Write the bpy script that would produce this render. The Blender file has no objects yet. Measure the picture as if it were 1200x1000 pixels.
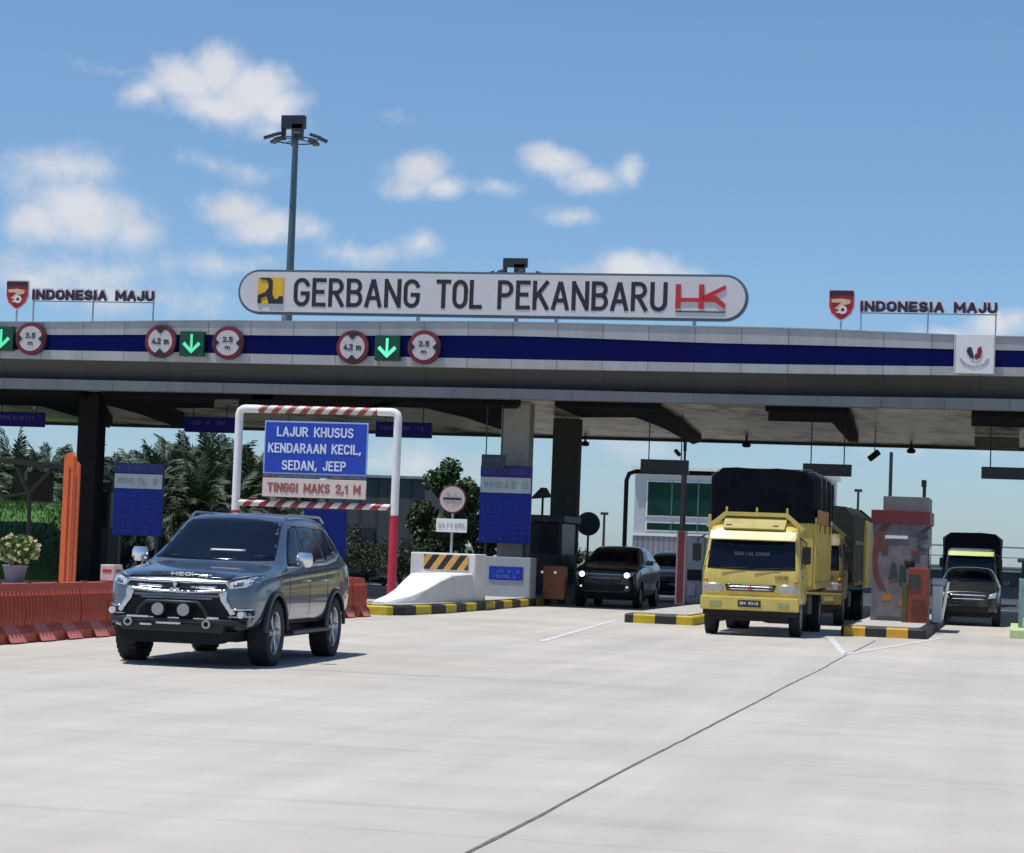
import bpy, bmesh, math, random
from mathutils import Vector, Matrix, noise
from mathutils.bvhtree import BVHTree
from mathutils.geometry import delaunay_2d_cdt
S = bpy.context.scene
COL = S.collection
PI = math.pi
R = math.radians
random.seed(7)

# ------------------------------------------------------------------ camera
FPX, CAMH = 2700.0, 1.55
yaw, pitch, roll = R(12.5), R(3.0), R(2.15)
fw = Vector((-math.sin(yaw)*math.cos(pitch), math.cos(yaw)*math.cos(pitch), math.sin(pitch)))
r0 = Vector((math.cos(yaw), math.sin(yaw), 0)); u0 = r0.cross(fw)
rt = r0*math.cos(roll)+u0*math.sin(roll); up = u0*math.cos(roll)-r0*math.sin(roll)
cd = bpy.data.cameras.new('camera'); cam = bpy.data.objects.new('camera', cd); COL.objects.link(cam)
M3 = Matrix((rt, up, -fw)).transposed()
cam.matrix_world = Matrix.Translation((0, 0, CAMH)) @ M3.to_4x4()
cd.sensor_fit = 'HORIZONTAL'; cd.sensor_width = 36; cd.lens = 36*FPX/1200
cd.clip_start = .1; cd.clip_end = 6000
S.camera = cam
def at(px, py, Y):
    d = fw*FPX+rt*(px-600)+up*(500-py); t = Y/d.y
    return Vector((d.x*t, Y, CAMH+d.z*t))
def onz(px, py, z):
    d = fw*FPX+rt*(px-600)+up*(500-py); t = (z-CAMH)/d.z
    return Vector((d.x*t, d.y*t, z))

# ------------------------------------------------------------------ light
SUN_EL, SUN_AZ = R(74), R(235)            # azimuth clockwise from +Y: high, behind the viewer's left shoulder
sdir = Vector((math.sin(SUN_AZ)*math.cos(SUN_EL), math.cos(SUN_AZ)*math.cos(SUN_EL), math.sin(SUN_EL)))
sl = bpy.data.lights.new('sun', 'SUN'); sl.energy = 4.9; sl.angle = R(.5); sl.color = (1, .965, .91)
so = bpy.data.objects.new('sun', sl); COL.objects.link(so)
so.rotation_euler = sdir.to_track_quat('Z', 'Y').to_euler()

W = bpy.data.worlds.new('World'); S.world = W; W.use_nodes = True
nt = W.node_tree; N = nt.nodes; Lk = nt.links; N.clear()
def nd(tree, t, **k):
    n = tree.nodes.new(t)
    for a, b in k.items(): setattr(n, a, b)
    return n
def mth(tree, op, a, b=None, c=None, clamp=False):
    n = nd(tree, 'ShaderNodeMath', operation=op, use_clamp=clamp)
    for i, v in enumerate((a, b, c)):
        if v is None: continue
        if isinstance(v, (int, float)): n.inputs[i].default_value = v
        else: tree.links.new(v, n.inputs[i])
    return n.outputs[0]
out = nd(nt, 'ShaderNodeOutputWorld'); bg = nd(nt, 'ShaderNodeBackground')
sky = nd(nt, 'ShaderNodeTexSky', sky_type='NISHITA'); sky.sun_disc = False
sky.sun_elevation = SUN_EL; sky.sun_rotation = SUN_AZ; sky.air_density = 1.0; sky.dust_density = .25; sky.ozone_density = 3.0
SKYK = .105
bg.inputs[1].default_value = SKYK
tc = nd(nt, 'ShaderNodeTexCoord')
nz = nd(nt, 'ShaderNodeTexNoise', noise_dimensions='3D'); nz.inputs['Scale'].default_value = 17; nz.inputs['Detail'].default_value = 9; nz.inputs['Roughness'].default_value = .56
Lk.new(tc.outputs['Generated'], nz.inputs['Vector'])
nz2 = nd(nt, 'ShaderNodeTexNoise', noise_dimensions='3D'); nz2.inputs['Scale'].default_value = 40; nz2.inputs['Detail'].default_value = 12; nz2.inputs['Roughness'].default_value = .62
Lk.new(tc.outputs['Generated'], nz2.inputs['Vector'])
sx = nd(nt, 'ShaderNodeSeparateXYZ'); Lk.new(tc.outputs['Generated'], sx.inputs[0])
AZ = mth(nt, 'ARCTAN2', sx.outputs[0], sx.outputs[1]); EL = mth(nt, 'ARCSINE', sx.outputs[2])
sn = nd(nt, 'ShaderNodeSeparateColor'); Lk.new(nz.outputs['Color'], sn.inputs[0])
AZd = mth(nt, 'ADD', AZ, mth(nt, 'MULTIPLY', mth(nt, 'SUBTRACT', sn.outputs[0], .5), .028))
ELd = mth(nt, 'ADD', EL, mth(nt, 'MULTIPLY', mth(nt, 'SUBTRACT', sn.outputs[1], .5), .02))
# every cumulus: place in the sky, half sizes, density
CL = [(175,112,34,20,.75),(215,95,52,34,1),(258,80,36,36,1),(300,105,50,34,1),(335,125,32,26,.85),(260,125,95,22,.8),(150,82,60,10,.3),(322,152,60,24,.5),
      (75,200,68,28,.75),(40,262,58,28,.9),(110,250,70,40,.95),(70,235,60,26,.5),(150,270,38,24,.7),(20,215,40,22,.4),
      (265,240,56,22,.85),(310,262,62,28,.9),(360,270,32,20,.5),(240,190,26,12,.3),(290,195,34,16,.35),
      (488,198,42,26,.95),(520,222,34,18,.85),(470,222,34,20,.6),
      (650,188,42,20,.9),(690,205,42,20,.85),(735,195,24,22,.65),(585,225,26,11,.45),(670,250,32,14,.6),(440,130,24,10,.25),
      (495,292,34,18,.6),(420,300,70,16,.5),(740,315,60,26,1),(700,320,60,14,.5),(800,325,40,12,.35),
      (90,315,160,28,.45),(260,310,90,20,.45),(30,330,110,22,.5),(160,345,150,24,.5),
      (1160,385,44,22,.95),(1110,392,50,12,.5),(1195,380,30,20,.7),(730,515,70,20,.4),(470,545,140,24,.4),(1130,520,160,18,.3),
      (-160,180,80,40,.9),(1330,240,90,40,.9),(1500,330,120,40,.8),(-330,290,120,36,.8)]
mask = None
for (cx, cy, rx, ry, den) in CL:
    d = (fw*FPX+rt*(cx-600)+up*(500-cy)).normalized()
    a0 = math.atan2(d.x, d.y); e0 = math.asin(d.z)
    a = mth(nt, 'MULTIPLY', mth(nt, 'SUBTRACT', AZd, a0), FPX/rx)
    e = mth(nt, 'MULTIPLY', mth(nt, 'SUBTRACT', ELd, e0), FPX/ry)
    q = mth(nt, 'ADD', mth(nt, 'MULTIPLY', a, a), mth(nt, 'MULTIPLY', e, e))
    m = mth(nt, 'MULTIPLY', mth(nt, 'SUBTRACT', 1.25, mth(nt, 'SQRT', q)), den)
    mask = m if mask is None else mth(nt, 'SMOOTH_MAX', mask, m, .35)
rough = mth(nt, 'MULTIPLY', mth(nt, 'SUBTRACT', nz2.outputs[0], .5), 1.6)
mk = mth(nt, 'ADD', mask, rough)
mk = nd(nt, 'ShaderNodeMapRange', interpolation_type='SMOOTHSTEP'); 
Lk.new(mth(nt, 'ADD', mask, rough), mk.inputs[0]); mk.inputs[1].default_value = .0; mk.inputs[2].default_value = .98; mk.inputs[3].default_value = 0; mk.inputs[4].default_value = .93
ccol = nd(nt, 'ShaderNodeMix', data_type='RGBA'); Lk.new(nz.outputs[0], ccol.inputs[0])
ccol.inputs[6].default_value = (.54/SKYK, .60/SKYK, .70/SKYK, 1); ccol.inputs[7].default_value = (.98/SKYK, .96/SKYK, .97/SKYK, 1)
tint = nd(nt, 'ShaderNodeMix', data_type='RGBA', blend_type='MULTIPLY'); tint.inputs[0].default_value = 1
Lk.new(sky.outputs[0], tint.inputs[6])
hz = nd(nt, 'ShaderNodeMapRange'); Lk.new(EL, hz.inputs[0]); hz.inputs[1].default_value = 0; hz.inputs[2].default_value = .22
tc2 = nd(nt, 'ShaderNodeMix', data_type='RGBA'); Lk.new(hz.outputs[0], tc2.inputs[0]); tc2.inputs[6].default_value = (.68, .88, 1.22, 1); tc2.inputs[7].default_value = (.88, 1.06, 1.19, 1)
Lk.new(tc2.outputs[2], tint.inputs[7])
mx = nd(nt, 'ShaderNodeMix', data_type='RGBA')
Lk.new(mk.outputs[0], mx.inputs[0]); Lk.new(tint.outputs[2], mx.inputs[6]); Lk.new(ccol.outputs[2], mx.inputs[7])
Lk.new(mx.outputs[2], bg.inputs[0]); Lk.new(bg.outputs[0], out.inputs[0])
S.view_settings.view_transform = 'Standard'; S.view_settings.look = 'None'; S.view_settings.exposure = -.1; S.view_settings.gamma = 1
S.render.engine = 'CYCLES'

# ------------------------------------------------------------------ materials
MATS = {}
def mat(name, col, rough=.6, metal=0, var=.12, scale=4, bump=0, bscale=40, coat=0, stretch=(1, 1, 1), col2=None, emit=0):
    if name in MATS: return MATS[name]
    m = bpy.data.materials.new(name); m.use_nodes = True; t = m.node_tree
    b = t.nodes['Principled BSDF']; b.inputs['Roughness'].default_value = rough; b.inputs['Metallic'].default_value = metal
    if coat: b.inputs['Coat Weight'].default_value = coat; b.inputs['Coat Roughness'].default_value = .06
    tcn = nd(t, 'ShaderNodeTexCoord'); mp = nd(t, 'ShaderNodeMapping'); mp.inputs['Scale'].default_value = stretch
    t.links.new(tcn.outputs['Object'], mp.inputs[0])
    n = nd(t, 'ShaderNodeTexNoise'); n.inputs['Scale'].default_value = scale; n.inputs['Detail'].default_value = 6; n.inputs['Roughness'].default_value = .6
    t.links.new(mp.outputs[0], n.inputs['Vector'])
    r = nd(t, 'ShaderNodeValToRGB'); r.color_ramp.elements[0].position = .3; r.color_ramp.elements[1].position = .72
    c2 = col2 or tuple(min(1, c*(1+var)) for c in col); c1 = tuple(c*(1-var) for c in col) if not col2 else col
    r.color_ramp.elements[0].color = (*c1, 1); r.color_ramp.elements[1].color = (*c2, 1)
    t.links.new(n.outputs[0], r.inputs[0]); t.links.new(r.outputs[0], b.inputs['Base Color'])
    rr = nd(t, 'ShaderNodeMapRange'); rr.inputs[3].default_value = max(.02, rough-.08); rr.inputs[4].default_value = min(1, rough+.08)
    t.links.new(n.outputs[0], rr.inputs[0]); t.links.new(rr.outputs[0], b.inputs['Roughness'])
    if bump:
        n2 = nd(t, 'ShaderNodeTexNoise'); n2.inputs['Scale'].default_value = bscale; n2.inputs['Detail'].default_value = 5
        t.links.new(mp.outputs[0], n2.inputs['Vector'])
        bp = nd(t, 'ShaderNodeBump'); bp.inputs['Strength'].default_value = bump; bp.inputs['Distance'].default_value = .02
        t.links.new(n2.outputs[0], bp.inputs['Height']); t.links.new(bp.outputs[0], b.inputs['Normal'])
    if emit:
        b.inputs['Emission Color'].default_value = (*col, 1); b.inputs['Emission Strength'].default_value = emit
    MATS[name] = m; return m
def seam(name, col, pitchx, dark=.45, rough=.45, metal=0, var=.08, width=.02, axis=0, off=0):
    """sheet cladding: a darker joint every pitchx metres along one object axis"""
    if name in MATS: return MATS[name]
    m = mat(name, col, rough, metal, max(var, .13), 1.6, stretch=(1.6, 1, .22) if axis == 0 else (1,1,1)); t = m.node_tree; b = t.nodes['Principled BSDF']
    tcn = nd(t, 'ShaderNodeTexCoord'); s = nd(t, 'ShaderNodeSeparateXYZ'); t.links.new(tcn.outputs['Object'], s.inputs[0])
    fr = mth(t, 'FRACT', mth(t, 'ADD', mth(t, 'DIVIDE', s.outputs[axis], pitchx), 100+off))
    ln = mth(t, 'LESS_THAN', fr, width)
    fl = mth(t, 'FLOOR', mth(t, 'ADD', mth(t, 'DIVIDE', s.outputs[axis], pitchx), 100+off))
    wn = nd(t, 'ShaderNodeTexWhiteNoise', noise_dimensions='1D'); t.links.new(fl, wn.inputs['W'])
    k = mth(t, 'MULTIPLY', mth(t, 'SUBTRACT', 1, mth(t, 'MULTIPLY', ln, 1-dark)), mth(t, 'ADD', .93, mth(t, 'MULTIPLY', wn.outputs[0], .12)))
    mxn = nd(t, 'ShaderNodeMix', data_type='RGBA', blend_type='MULTIPLY'); mxn.inputs[0].default_value = 1
    src = b.inputs['Base Color'].links[0].from_socket
    cc = nd(t, 'ShaderNodeCombineXYZ'); [t.links.new(k, cc.inputs[i]) for i in range(3)]
    t.links.new(src, mxn.inputs[6]); t.links.new(cc.outputs[0], mxn.inputs[7]); t.links.new(mxn.outputs[2], b.inputs['Base Color'])
    return m
def stripes(name, ca, cb, pitchs, axis=0, slant=0, axis2=2, rough=.5, duty=.5, off=0):
    """painted hazard stripes along an axis, slanted with a second axis"""
    m = mat(name, ca, rough, 0, .15, 6); t = m.node_tree; b = t.nodes['Principled BSDF']
    tcn = nd(t, 'ShaderNodeTexCoord'); s = nd(t, 'ShaderNodeSeparateXYZ'); t.links.new(tcn.outputs['Object'], s.inputs[0])
    v = mth(t, 'ADD', s.outputs[axis], mth(t, 'MULTIPLY', s.outputs[axis2], slant))
    fr = mth(t, 'FRACT', mth(t, 'ADD', mth(t, 'DIVIDE', v, pitchs), 50+off))
    ln = mth(t, 'LESS_THAN', fr, duty)
    mxn = nd(t, 'ShaderNodeMix', data_type='RGBA'); src = b.inputs['Base Color'].links[0].from_socket
    t.links.new(ln, mxn.inputs[0]); t.links.new(src, mxn.inputs[6])
    nn = nd(t, 'ShaderNodeTexNoise'); nn.inputs['Scale'].default_value = 8; rp = nd(t, 'ShaderNodeMix', data_type='RGBA')
    t.links.new(nn.outputs[0], rp.inputs[0]); rp.inputs[6].default_value = (*[c*.8 for c in cb], 1); rp.inputs[7].default_value = (*[min(1, c*1.2) for c in cb], 1)
    t.links.new(rp.outputs[2], mxn.inputs[7]); t.links.new(mxn.outputs[2], b.inputs['Base Color'])
    return m

# ------------------------------------------------------------------ mesh helpers
class MB:
    def __init__(s): s.v = []; s.f = []; s.sm = []
    def add(s, vs, fs, smooth=False):
        o = len(s.v); s.v += [Vector(v) for v in vs]; s.f += [tuple(o+i for i in f) for f in fs]; s.sm += [smooth]*len(fs); return s
    def box(s, c, d, rz=0, bev=0, rx=0, ry=0):
        x, y, z = d[0]/2, d[1]/2, d[2]/2; M = Matrix.Rotation(rz, 3, 'Z') @ Matrix.Rotation(ry, 3, 'Y') @ Matrix.Rotation(rx, 3, 'X'); c = Vector(c)
        if bev:
            bm = bmesh.new(); bmesh.ops.create_cube(bm, size=1)
            for v in bm.verts: v.co = Vector((v.co.x*d[0], v.co.y*d[1], v.co.z*d[2]))
            bmesh.ops.bevel(bm, geom=bm.edges[:], offset=bev, segments=2, affect='EDGES', profile=.6)
            bm.verts.index_update()
            vs = [M @ v.co + c for v in bm.verts]; fs = [[v.index for v in f.verts] for f in bm.faces]; bm.free()
            return s.add(vs, fs)
        vs = [M @ Vector((a*x, b*y, e*z)) + c for e in (-1, 1) for b in (-1, 1) for a in (-1, 1)]
        return s.add(vs, [(0,2,3,1),(4,5,7,6),(0,1,5,4),(2,6,7,3),(0,4,6,2),(1,3,7,5)])
    def cyl(s, p0, p1, r0, r1=None, n=14, cap=True):
        p0 = Vector(p0); p1 = Vector(p1); r1 = r0 if r1 is None else r1
        d = (p1-p0).normalized(); a = d.orthogonal().normalized(); b = d.cross(a)
        vs = []
        for p, r in ((p0, r0), (p1, r1)):
            for i in range(n): t = 2*PI*i/n; vs.append(p+a*math.cos(t)*r+b*math.sin(t)*r)
        s.add(vs, [(i, (i+1) % n, n+(i+1) % n, n+i) for i in range(n)], True)
        if cap: s.add(vs, [tuple(range(n-1, -1, -1)), tuple(range(n, 2*n))])
        return s
    def tube(s, pts, r, n=10):
        pts = [Vector(p) for p in pts]; rings = []; prev = None
        for i, p in enumerate(pts):
            d = (pts[min(i+1, len(pts)-1)]-pts[max(i-1, 0)]).normalized()
            a = d.orthogonal().normalized() if prev is None else (prev-d*prev.dot(d)).normalized()
            prev = a; b = d.cross(a); rr = r[i] if isinstance(r, (list, tuple)) else r
            rings.append([p+a*math.cos(2*PI*k/n)*rr+b*math.sin(2*PI*k/n)*rr for k in range(n)])
        return s.loft(rings, True, True)
    def loft(s, rings, smooth=False, cap=True):
        n = len(rings[0]); vs = [v for r in rings for v in r]; fs = []
        for j in range(len(rings)-1):
            for i in range(n): fs.append((j*n+i, j*n+(i+1) % n, (j+1)*n+(i+1) % n, (j+1)*n+i))
        s.add(vs, fs, smooth)
        if cap: s.add(rings[0], [tuple(range(n-1, -1, -1))]); s.add(rings[-1], [tuple(range(n))])
        return s
    def prism(s, poly, d0, d1, plane='xz'):
        """polygon (a,b) extruded; plane xz: depth along y; xy: along z; yz: along x"""
        def P(a, b, d): return {'xz': (a, d, b), 'xy': (a, b, d), 'yz': (d, a, b)}[plane]
        return s.loft([[Vector(P(a, b, d0)) for a, b in poly], [Vector(P(a, b, d1)) for a, b in poly]])
    def disc(s, c, r, y0, y1, n=28, sx=1):
        return s.prism([(c[0]+math.cos(2*PI*i/n)*r*sx, c[1]+math.sin(2*PI*i/n)*r) for i in range(n)], y0, y1)
    def ring(s, c, r0, r1, y0, y1, n=28):
        A = []
        for r, y in ((r0, y0), (r1, y0), (r1, y1), (r0, y1)):
            A.append([Vector((c[0]+math.cos(2*PI*i/n)*r, y, c[1]+math.sin(2*PI*i/n)*r)) for i in range(n)])
        return s.loft(A+[A[0]], False, False)
    def obj(s, name, m, parent=None, loc=None, fix=True):
        me = bpy.data.meshes.new(name); me.from_pydata([tuple(v) for v in s.v], [], s.f)
        me.polygons.foreach_set('use_smooth', s.sm)
        if fix:
            bm = bmesh.new(); bm.from_mesh(me); bmesh.ops.recalc_face_normals(bm, faces=bm.faces[:]); bm.to_mesh(me); bm.free()
        if m: me.materials.append(m)
        o = bpy.data.objects.new(name, me); COL.objects.link(o)
        if parent: o.parent = parent
        if loc: o.location = loc
        return o
def tag(o, label=None, cat=None, group=None, kind=None):
    for k, v in (('label', label), ('category', cat), ('group', group), ('kind', kind)):
        if v: o[k] = v
    return o
def empty(name, loc, label, cat, group=None, rz=0):
    o = bpy.data.objects.new(name, None); o.empty_display_size = .2; COL.objects.link(o); o.location = loc; o.rotation_euler = (0, 0, rz)
    return tag(o, label, cat, group)
def copy_tree(o, parent=None):
    c = o.copy(); COL.objects.link(c); c.parent = parent
    for ch in [x for x in bpy.data.objects if x.parent == o]: copy_tree(ch, c)
    return c
def _arc(cx, cy, rx, ry, a0, a1, n=9): return [(cx+rx*math.cos(R(a0+(a1-a0)*i/n)), cy+ry*math.sin(R(a0+(a1-a0)*i/n))) for i in range(n+1)]
LET = {  # width, strokes in a unit-high cell
 'A': (.60, [[(0,0),(.27,.97)], [(.33,.97),(.60,0)], [(.12,.30),(.48,.30)]]), 'B': (.54, [[(0,0),(0,1)], [(.06,1),(.30,1)]+_arc(.30,.765,.22,.235,90,-90)+[(.06,.53)], [(.20,.53),(.30,.53)]+_arc(.30,.265,.25,.265,90,-90)+[(.06,0)]]),
 'C': (.54, [_arc(.28,.72,.27,.28,20,180)+_arc(.28,.28,.27,.28,180,340)]), 'D': (.56, [[(0,0),(0,1)], [(.06,1),(.24,1)]+_arc(.24,.68,.32,.32,90,0)+_arc(.24,.32,.32,.32,0,-90)+[(.06,0)]]),
 'E': (.46, [[(.46,1),(0,1),(0,0),(.46,0)], [(0,.52),(.38,.52)]]), 'G': (.56, [_arc(.28,.72,.28,.28,20,180)+_arc(.28,.28,.28,.28,180,360)+[(.56,.45),(.32,.45)]]),
 'H': (.54, [[(0,0),(0,1)], [(.54,0),(.54,1)], [(0,.5),(.54,.5)]]), 'I': (.06, [[(.03,0),(.03,1)]]), 'J': (.40, [[(.40,1),(.40,.24)]+_arc(.20,.24,.20,.24,0,-180)]),
 'K': (.54, [[(0,0),(0,1)], [(.52,1),(.04,.42)], [(.18,.58),(.54,0)]]), 'L': (.44, [[(0,1),(0,0),(.44,0)]]), 'M': (.72, [[(0,0),(0,1)], [(.03,.95),(.35,.30)], [(.69,.95),(.37,.30)], [(.72,0),(.72,1)]]), 'N': (.58, [[(0,0),(0,1)], [(.03,.95),(.55,.05)], [(.58,0),(.58,1)]]),
 'O': (.58, [_arc(.29,.70,.29,.30,0,180)+[(0,.5)], [(0,.6)]+_arc(.29,.30,.29,.30,180,360)+[(.58,.60)]]), 'P': (.52, [[(0,0),(0,1)], [(.06,1),(.26,1)]+_arc(.26,.74,.26,.26,90,-90)+[(.06,.48)]]), 'R': (.54, [[(0,0),(0,1)], [(.06,1),(.26,1)]+_arc(.26,.75,.25,.25,90,-90)+[(.06,.5)], [(.26,.45),(.54,0)]]),
 'S': (.52, [_arc(.26,.75,.25,.25,30,270)+_arc(.26,.25,.26,.25,90,-150)]), 'T': (.54, [[(0,1),(.54,1)], [(.27,1),(.27,0)]]), 'U': (.56, [[(0,1),(0,.28)]+_arc(.28,.28,.28,.28,180,360)+[(.56,1)]]),
 '0': (.5, [_arc(.25,.72,.25,.28,0,180)+[(0,.5)], [(0,.6)]+_arc(.25,.28,.25,.28,180,360)+[(.5,.6)]]), '1': (.2, [[(0,.78),(.2,1),(.2,0)]]), '2': (.5, [_arc(.25,.73,.25,.27,160,-30)+[(0,0),(.5,0)]]), '4': (.54, [[(.40,0),(.40,1),(0,.28),(.54,.28)]]), '5': (.5, [[(.46,1),(.05,1),(.03,.56)]+_arc(.24,.32,.25,.32,110,-150)]),
 '8': (.5, [_arc(.25,.76,.21,.24,-90,90), _arc(.25,.76,.21,.24,90,270), _arc(.25,.26,.25,.26,90,270), _arc(.25,.26,.25,.26,-90,90)]), '9': (.5, [_arc(.25,.70,.25,.30,0,180), _arc(.25,.70,.25,.30,180,350), [(.5,.65),(.5,.4),(.2,0)]]), 'm': (.74, [[(0,0),(0,.7)], [(0,.5)]+_arc(.18,.5,.18,.2,180,0,6)+[(.36,0)], [(.38,.5)]+_arc(.56,.5,.18,.2,180,0,6)+[(.74,0)]]),
 '.': (.10, [[(.05,0),(.05,.14)]]), ',': (.12, [[(.08,.12),(.0,-.14)]]), ' ': (.34, [])}
def text(name, s, m, parent, c, w, h, depth=.02, bold=.0, y=0, track=1.0, rz=0, z_axis=False, wt=.15):
    """painted capitals drawn as even strokes in the xz plane, facing -y, fitted to width w and height h round c=(x,z)"""
    gap = .24*track; x = 0; strokes = []
    for ch in s:
        cw, st = LET[ch]
        for q in st: strokes.append([(x+a, b) for a, b in q])
        x += cw+gap
    tot = x-gap; t = h*wt/2; kx = (w-2*t)/tot; kz = h-2*t; mb = MB(); n = 0
    for q in strokes:
        p = [Vector((c[0]-w/2+t+a*kx, c[1]-h/2+t+b*kz)) for a, b in q]
        p = [v for i, v in enumerate(p) if i == 0 or (v-p[i-1]).length > 1e-4]
        L_ = []; R_ = []
        for i, v in enumerate(p):
            d0 = (v-p[i-1]).normalized() if i else None; d1 = (p[i+1]-v).normalized() if i < len(p)-1 else None
            d0 = d0 or d1; d1 = d1 or d0; n0 = Vector((-d0.y, d0.x)); n1 = Vector((-d1.y, d1.x)); b = (n0+n1)
            b = n0 if b.length < .3 else b.normalized(); k = t/max(.72, b.dot(n0)); e = Vector((0,0))
            if i == 0: e = -d1*t
            if i == len(p)-1: e = d0*t
            L_.append(v+b*k+e); R_.append(v-b*k+e)
        n += 1; yo = y-depth-.0015*(n % 4)
        rings = [[Vector((l.x, yo, l.y)), Vector((r_.x, yo, r_.y)), Vector((r_.x, y+.002, r_.y)), Vector((l.x, y+.002, l.y))] for l, r_ in zip(L_, R_)]
        mb.loft(rings)
    return mb.obj(name, m, parent)
def glyphs(mb, x0, x1, z, h, y, depth=.012, seed=0, fill=.75):
    """marks too small to be read: short strokes like characters"""
    rnd = random.Random(seed); x = x0
    while x < x1-h*.4:
        w = h*rnd.uniform(.45, .7)
        if rnd.random() < fill:
            mb.box((x+w*.12, y, z), (h*.18, depth, h)); mb.box((x+w*.5, y, z+rnd.choice((-.4, 0, .4))*h), (w*.6, depth*1.1, h*.18))
            if rnd.random() < .6: mb.box((x+w*.85, y, z), (h*.18, depth*.9, h))
        x += w+h*.28
    return mb

white = mat('white_paint', (.74, .74, .73), .5, var=.07, bump=.1)
grey_metal = mat('galvanised_metal', (.36, .39, .41), .45, .6, .15)
dark_metal = mat('dark_metal', (.035, .038, .045), .5, .3, .3)
black = mat('black_plastic', (.018, .018, .02), .5, var=.3)
gloss_black = mat('gloss_black', (.012, .012, .015), .15, var=.2, coat=.5)
concrete = mat('cast_concrete', (.34, .34, .32), .85, var=.18, scale=2.5, bump=.3)
sign_blue = mat('sign_blue', (.012, .04, .33), .4, var=.15)
sign_red = mat('sign_red', (.5, .02, .03), .45, var=.12)
sign_white = mat('sign_white', (.72, .71, .72), .45, var=.05)
ink = mat('sign_black', (.015, .015, .02), .5)
chrome = mat('chrome', (.62, .63, .66), .22, 1, .15, 30)
glass = mat('tinted_glass', (.004, .006, .014), .06, 0, .3, 3)
glass.node_tree.nodes['Principled BSDF'].inputs['Specular IOR Level'].default_value = .32
lampglass = mat('lamp_glass', (.62, .65, .68), .12, .35, .25, 30, coat=1)
tyre_m = mat('tyre_rubber', (.017, .017, .018), .8, var=.3, scale=20, bump=.4)
rim_m = mat('alloy_rim', (.42, .43, .45), .3, .9, .15)

# ------------------------------------------------------------------ ground
def concrete_ground():
    m = mat('apron_concrete', (.445, .412, .362), .82, 0, .05, .5); t = m.node_tree; b = t.nodes['Principled BSDF']
    tcn = nd(t, 'ShaderNodeTexCoord'); s = nd(t, 'ShaderNodeSeparateXYZ'); t.links.new(tcn.outputs['Object'], s.inputs[0])
    def noi(sc, st, det=6, ro=.6):
        mp = nd(t, 'ShaderNodeMapping'); mp.inputs['Scale'].default_value = st; t.links.new(tcn.outputs['Object'], mp.inputs[0])
        n = nd(t, 'ShaderNodeTexNoise'); n.inputs['Scale'].default_value = sc; n.inputs['Detail'].default_value = det; n.inputs['Roughness'].default_value = ro
        t.links.new(mp.outputs[0], n.inputs['Vector']); return n.outputs[0]
    big = noi(.22, (1, .8, 1)); streak = noi(1.1, (.22, 1.9, 1), 8, .68); trk = noi(.9, (1.6, .05, 1), 3); fine = noi(45, (1, 1, 1)); spot = noi(2.3, (1, 1, 1), 8, .7)
    wob = mth(t, 'MULTIPLY', mth(t, 'SUBTRACT', noi(.8, (1, 1, 1), 5), .5), .16)
    def joint(ax, per, off, hw):
        v = mth(t, 'ADD', s.outputs[ax], wob)
        fr = mth(t, 'FRACT', mth(t, 'ADD', mth(t, 'DIVIDE', v, per), 100+off))
        d = mth(t, 'MULTIPLY', mth(t, 'ABSOLUTE', mth(t, 'SUBTRACT', fr, .5)), per)
        return mth(t, 'SUBTRACT', 1, mth(t, 'DIVIDE', d, hw, clamp=True), clamp=True)
    jx = joint(0, 10.24, .5+7.85/10.24, .03); jy = joint(1, 4.75, .5-12.1/4.75, .035)
    k = mth(t, 'ADD', .42, mth(t, 'MULTIPLY', big, .50)); k = mth(t, 'ADD', k, mth(t, 'MULTIPLY', streak, .24)); k = mth(t, 'ADD', k, mth(t, 'MULTIPLY', mth(t, 'SUBTRACT', noi(1.3, (1, .7, 1), 7, .65), .5), .22))
    k = mth(t, 'ADD', k, mth(t, 'MULTIPLY', trk, .34)); k = mth(t, 'ADD', k, mth(t, 'MULTIPLY', fine, .08)); 
    sp = nd(t, 'ShaderNodeMapRange'); sp.inputs[1].default_value = .64; sp.inputs[2].default_value = .8; sp.inputs[3].default_value = 0; sp.inputs[4].default_value = .3
    t.links.new(spot, sp.inputs[0]); k = mth(t, 'SUBTRACT', k, sp.outputs[0])
    sc_ = nd(t, 'ShaderNodeMapRange'); sc_.inputs[1].default_value = .60; sc_.inputs[2].default_value = .72; sc_.inputs[3].default_value = 0; sc_.inputs[4].default_value = .13
    t.links.new(noi(.7, (.14, 1.7, 1), 7, .62), sc_.inputs[0]); k = mth(t, 'SUBTRACT', k, sc_.outputs[0])
    sf = nd(t, 'ShaderNodeMapRange'); sf.inputs[1].default_value = .35; sf.inputs[2].default_value = .7; t.links.new(spot, sf.inputs[0])
    k = mth(t, 'SUBTRACT', k, mth(t, 'MULTIPLY', mth(t, 'MULTIPLY', mth(t, 'MAXIMUM', jx, jy), sf.outputs[0]), .32))
    mxn = nd(t, 'ShaderNodeMix', data_type='RGBA', blend_type='MULTIPLY'); mxn.inputs[0].default_value = 1
    cc = nd(t, 'ShaderNodeCombineXYZ'); [t.links.new(k, cc.inputs[i]) for i in range(3)]
    t.links.new(b.inputs['Base Color'].links[0].from_socket, mxn.inputs[6]); t.links.new(cc.outputs[0], mxn.inputs[7]); t.links.new(mxn.outputs[2], b.inputs['Base Color'])
    bp = nd(t, 'ShaderNodeBump'); bp.inputs['Strength'].default_value = .35; bp.inputs['Distance'].default_value = .01
    t.links.new(mth(t, 'ADD', fine, mth(t, 'MULTIPLY', streak, 2)), bp.inputs['Height']); t.links.new(bp.outputs[0], b.inputs['Normal'])
    return m
g = MB(); g.add([(-2500,-60,-.02),(2500,-60,-.02),(2500,4000,-.02),(-2500,4000,-.02)], [(0,1,2,3)])
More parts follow.
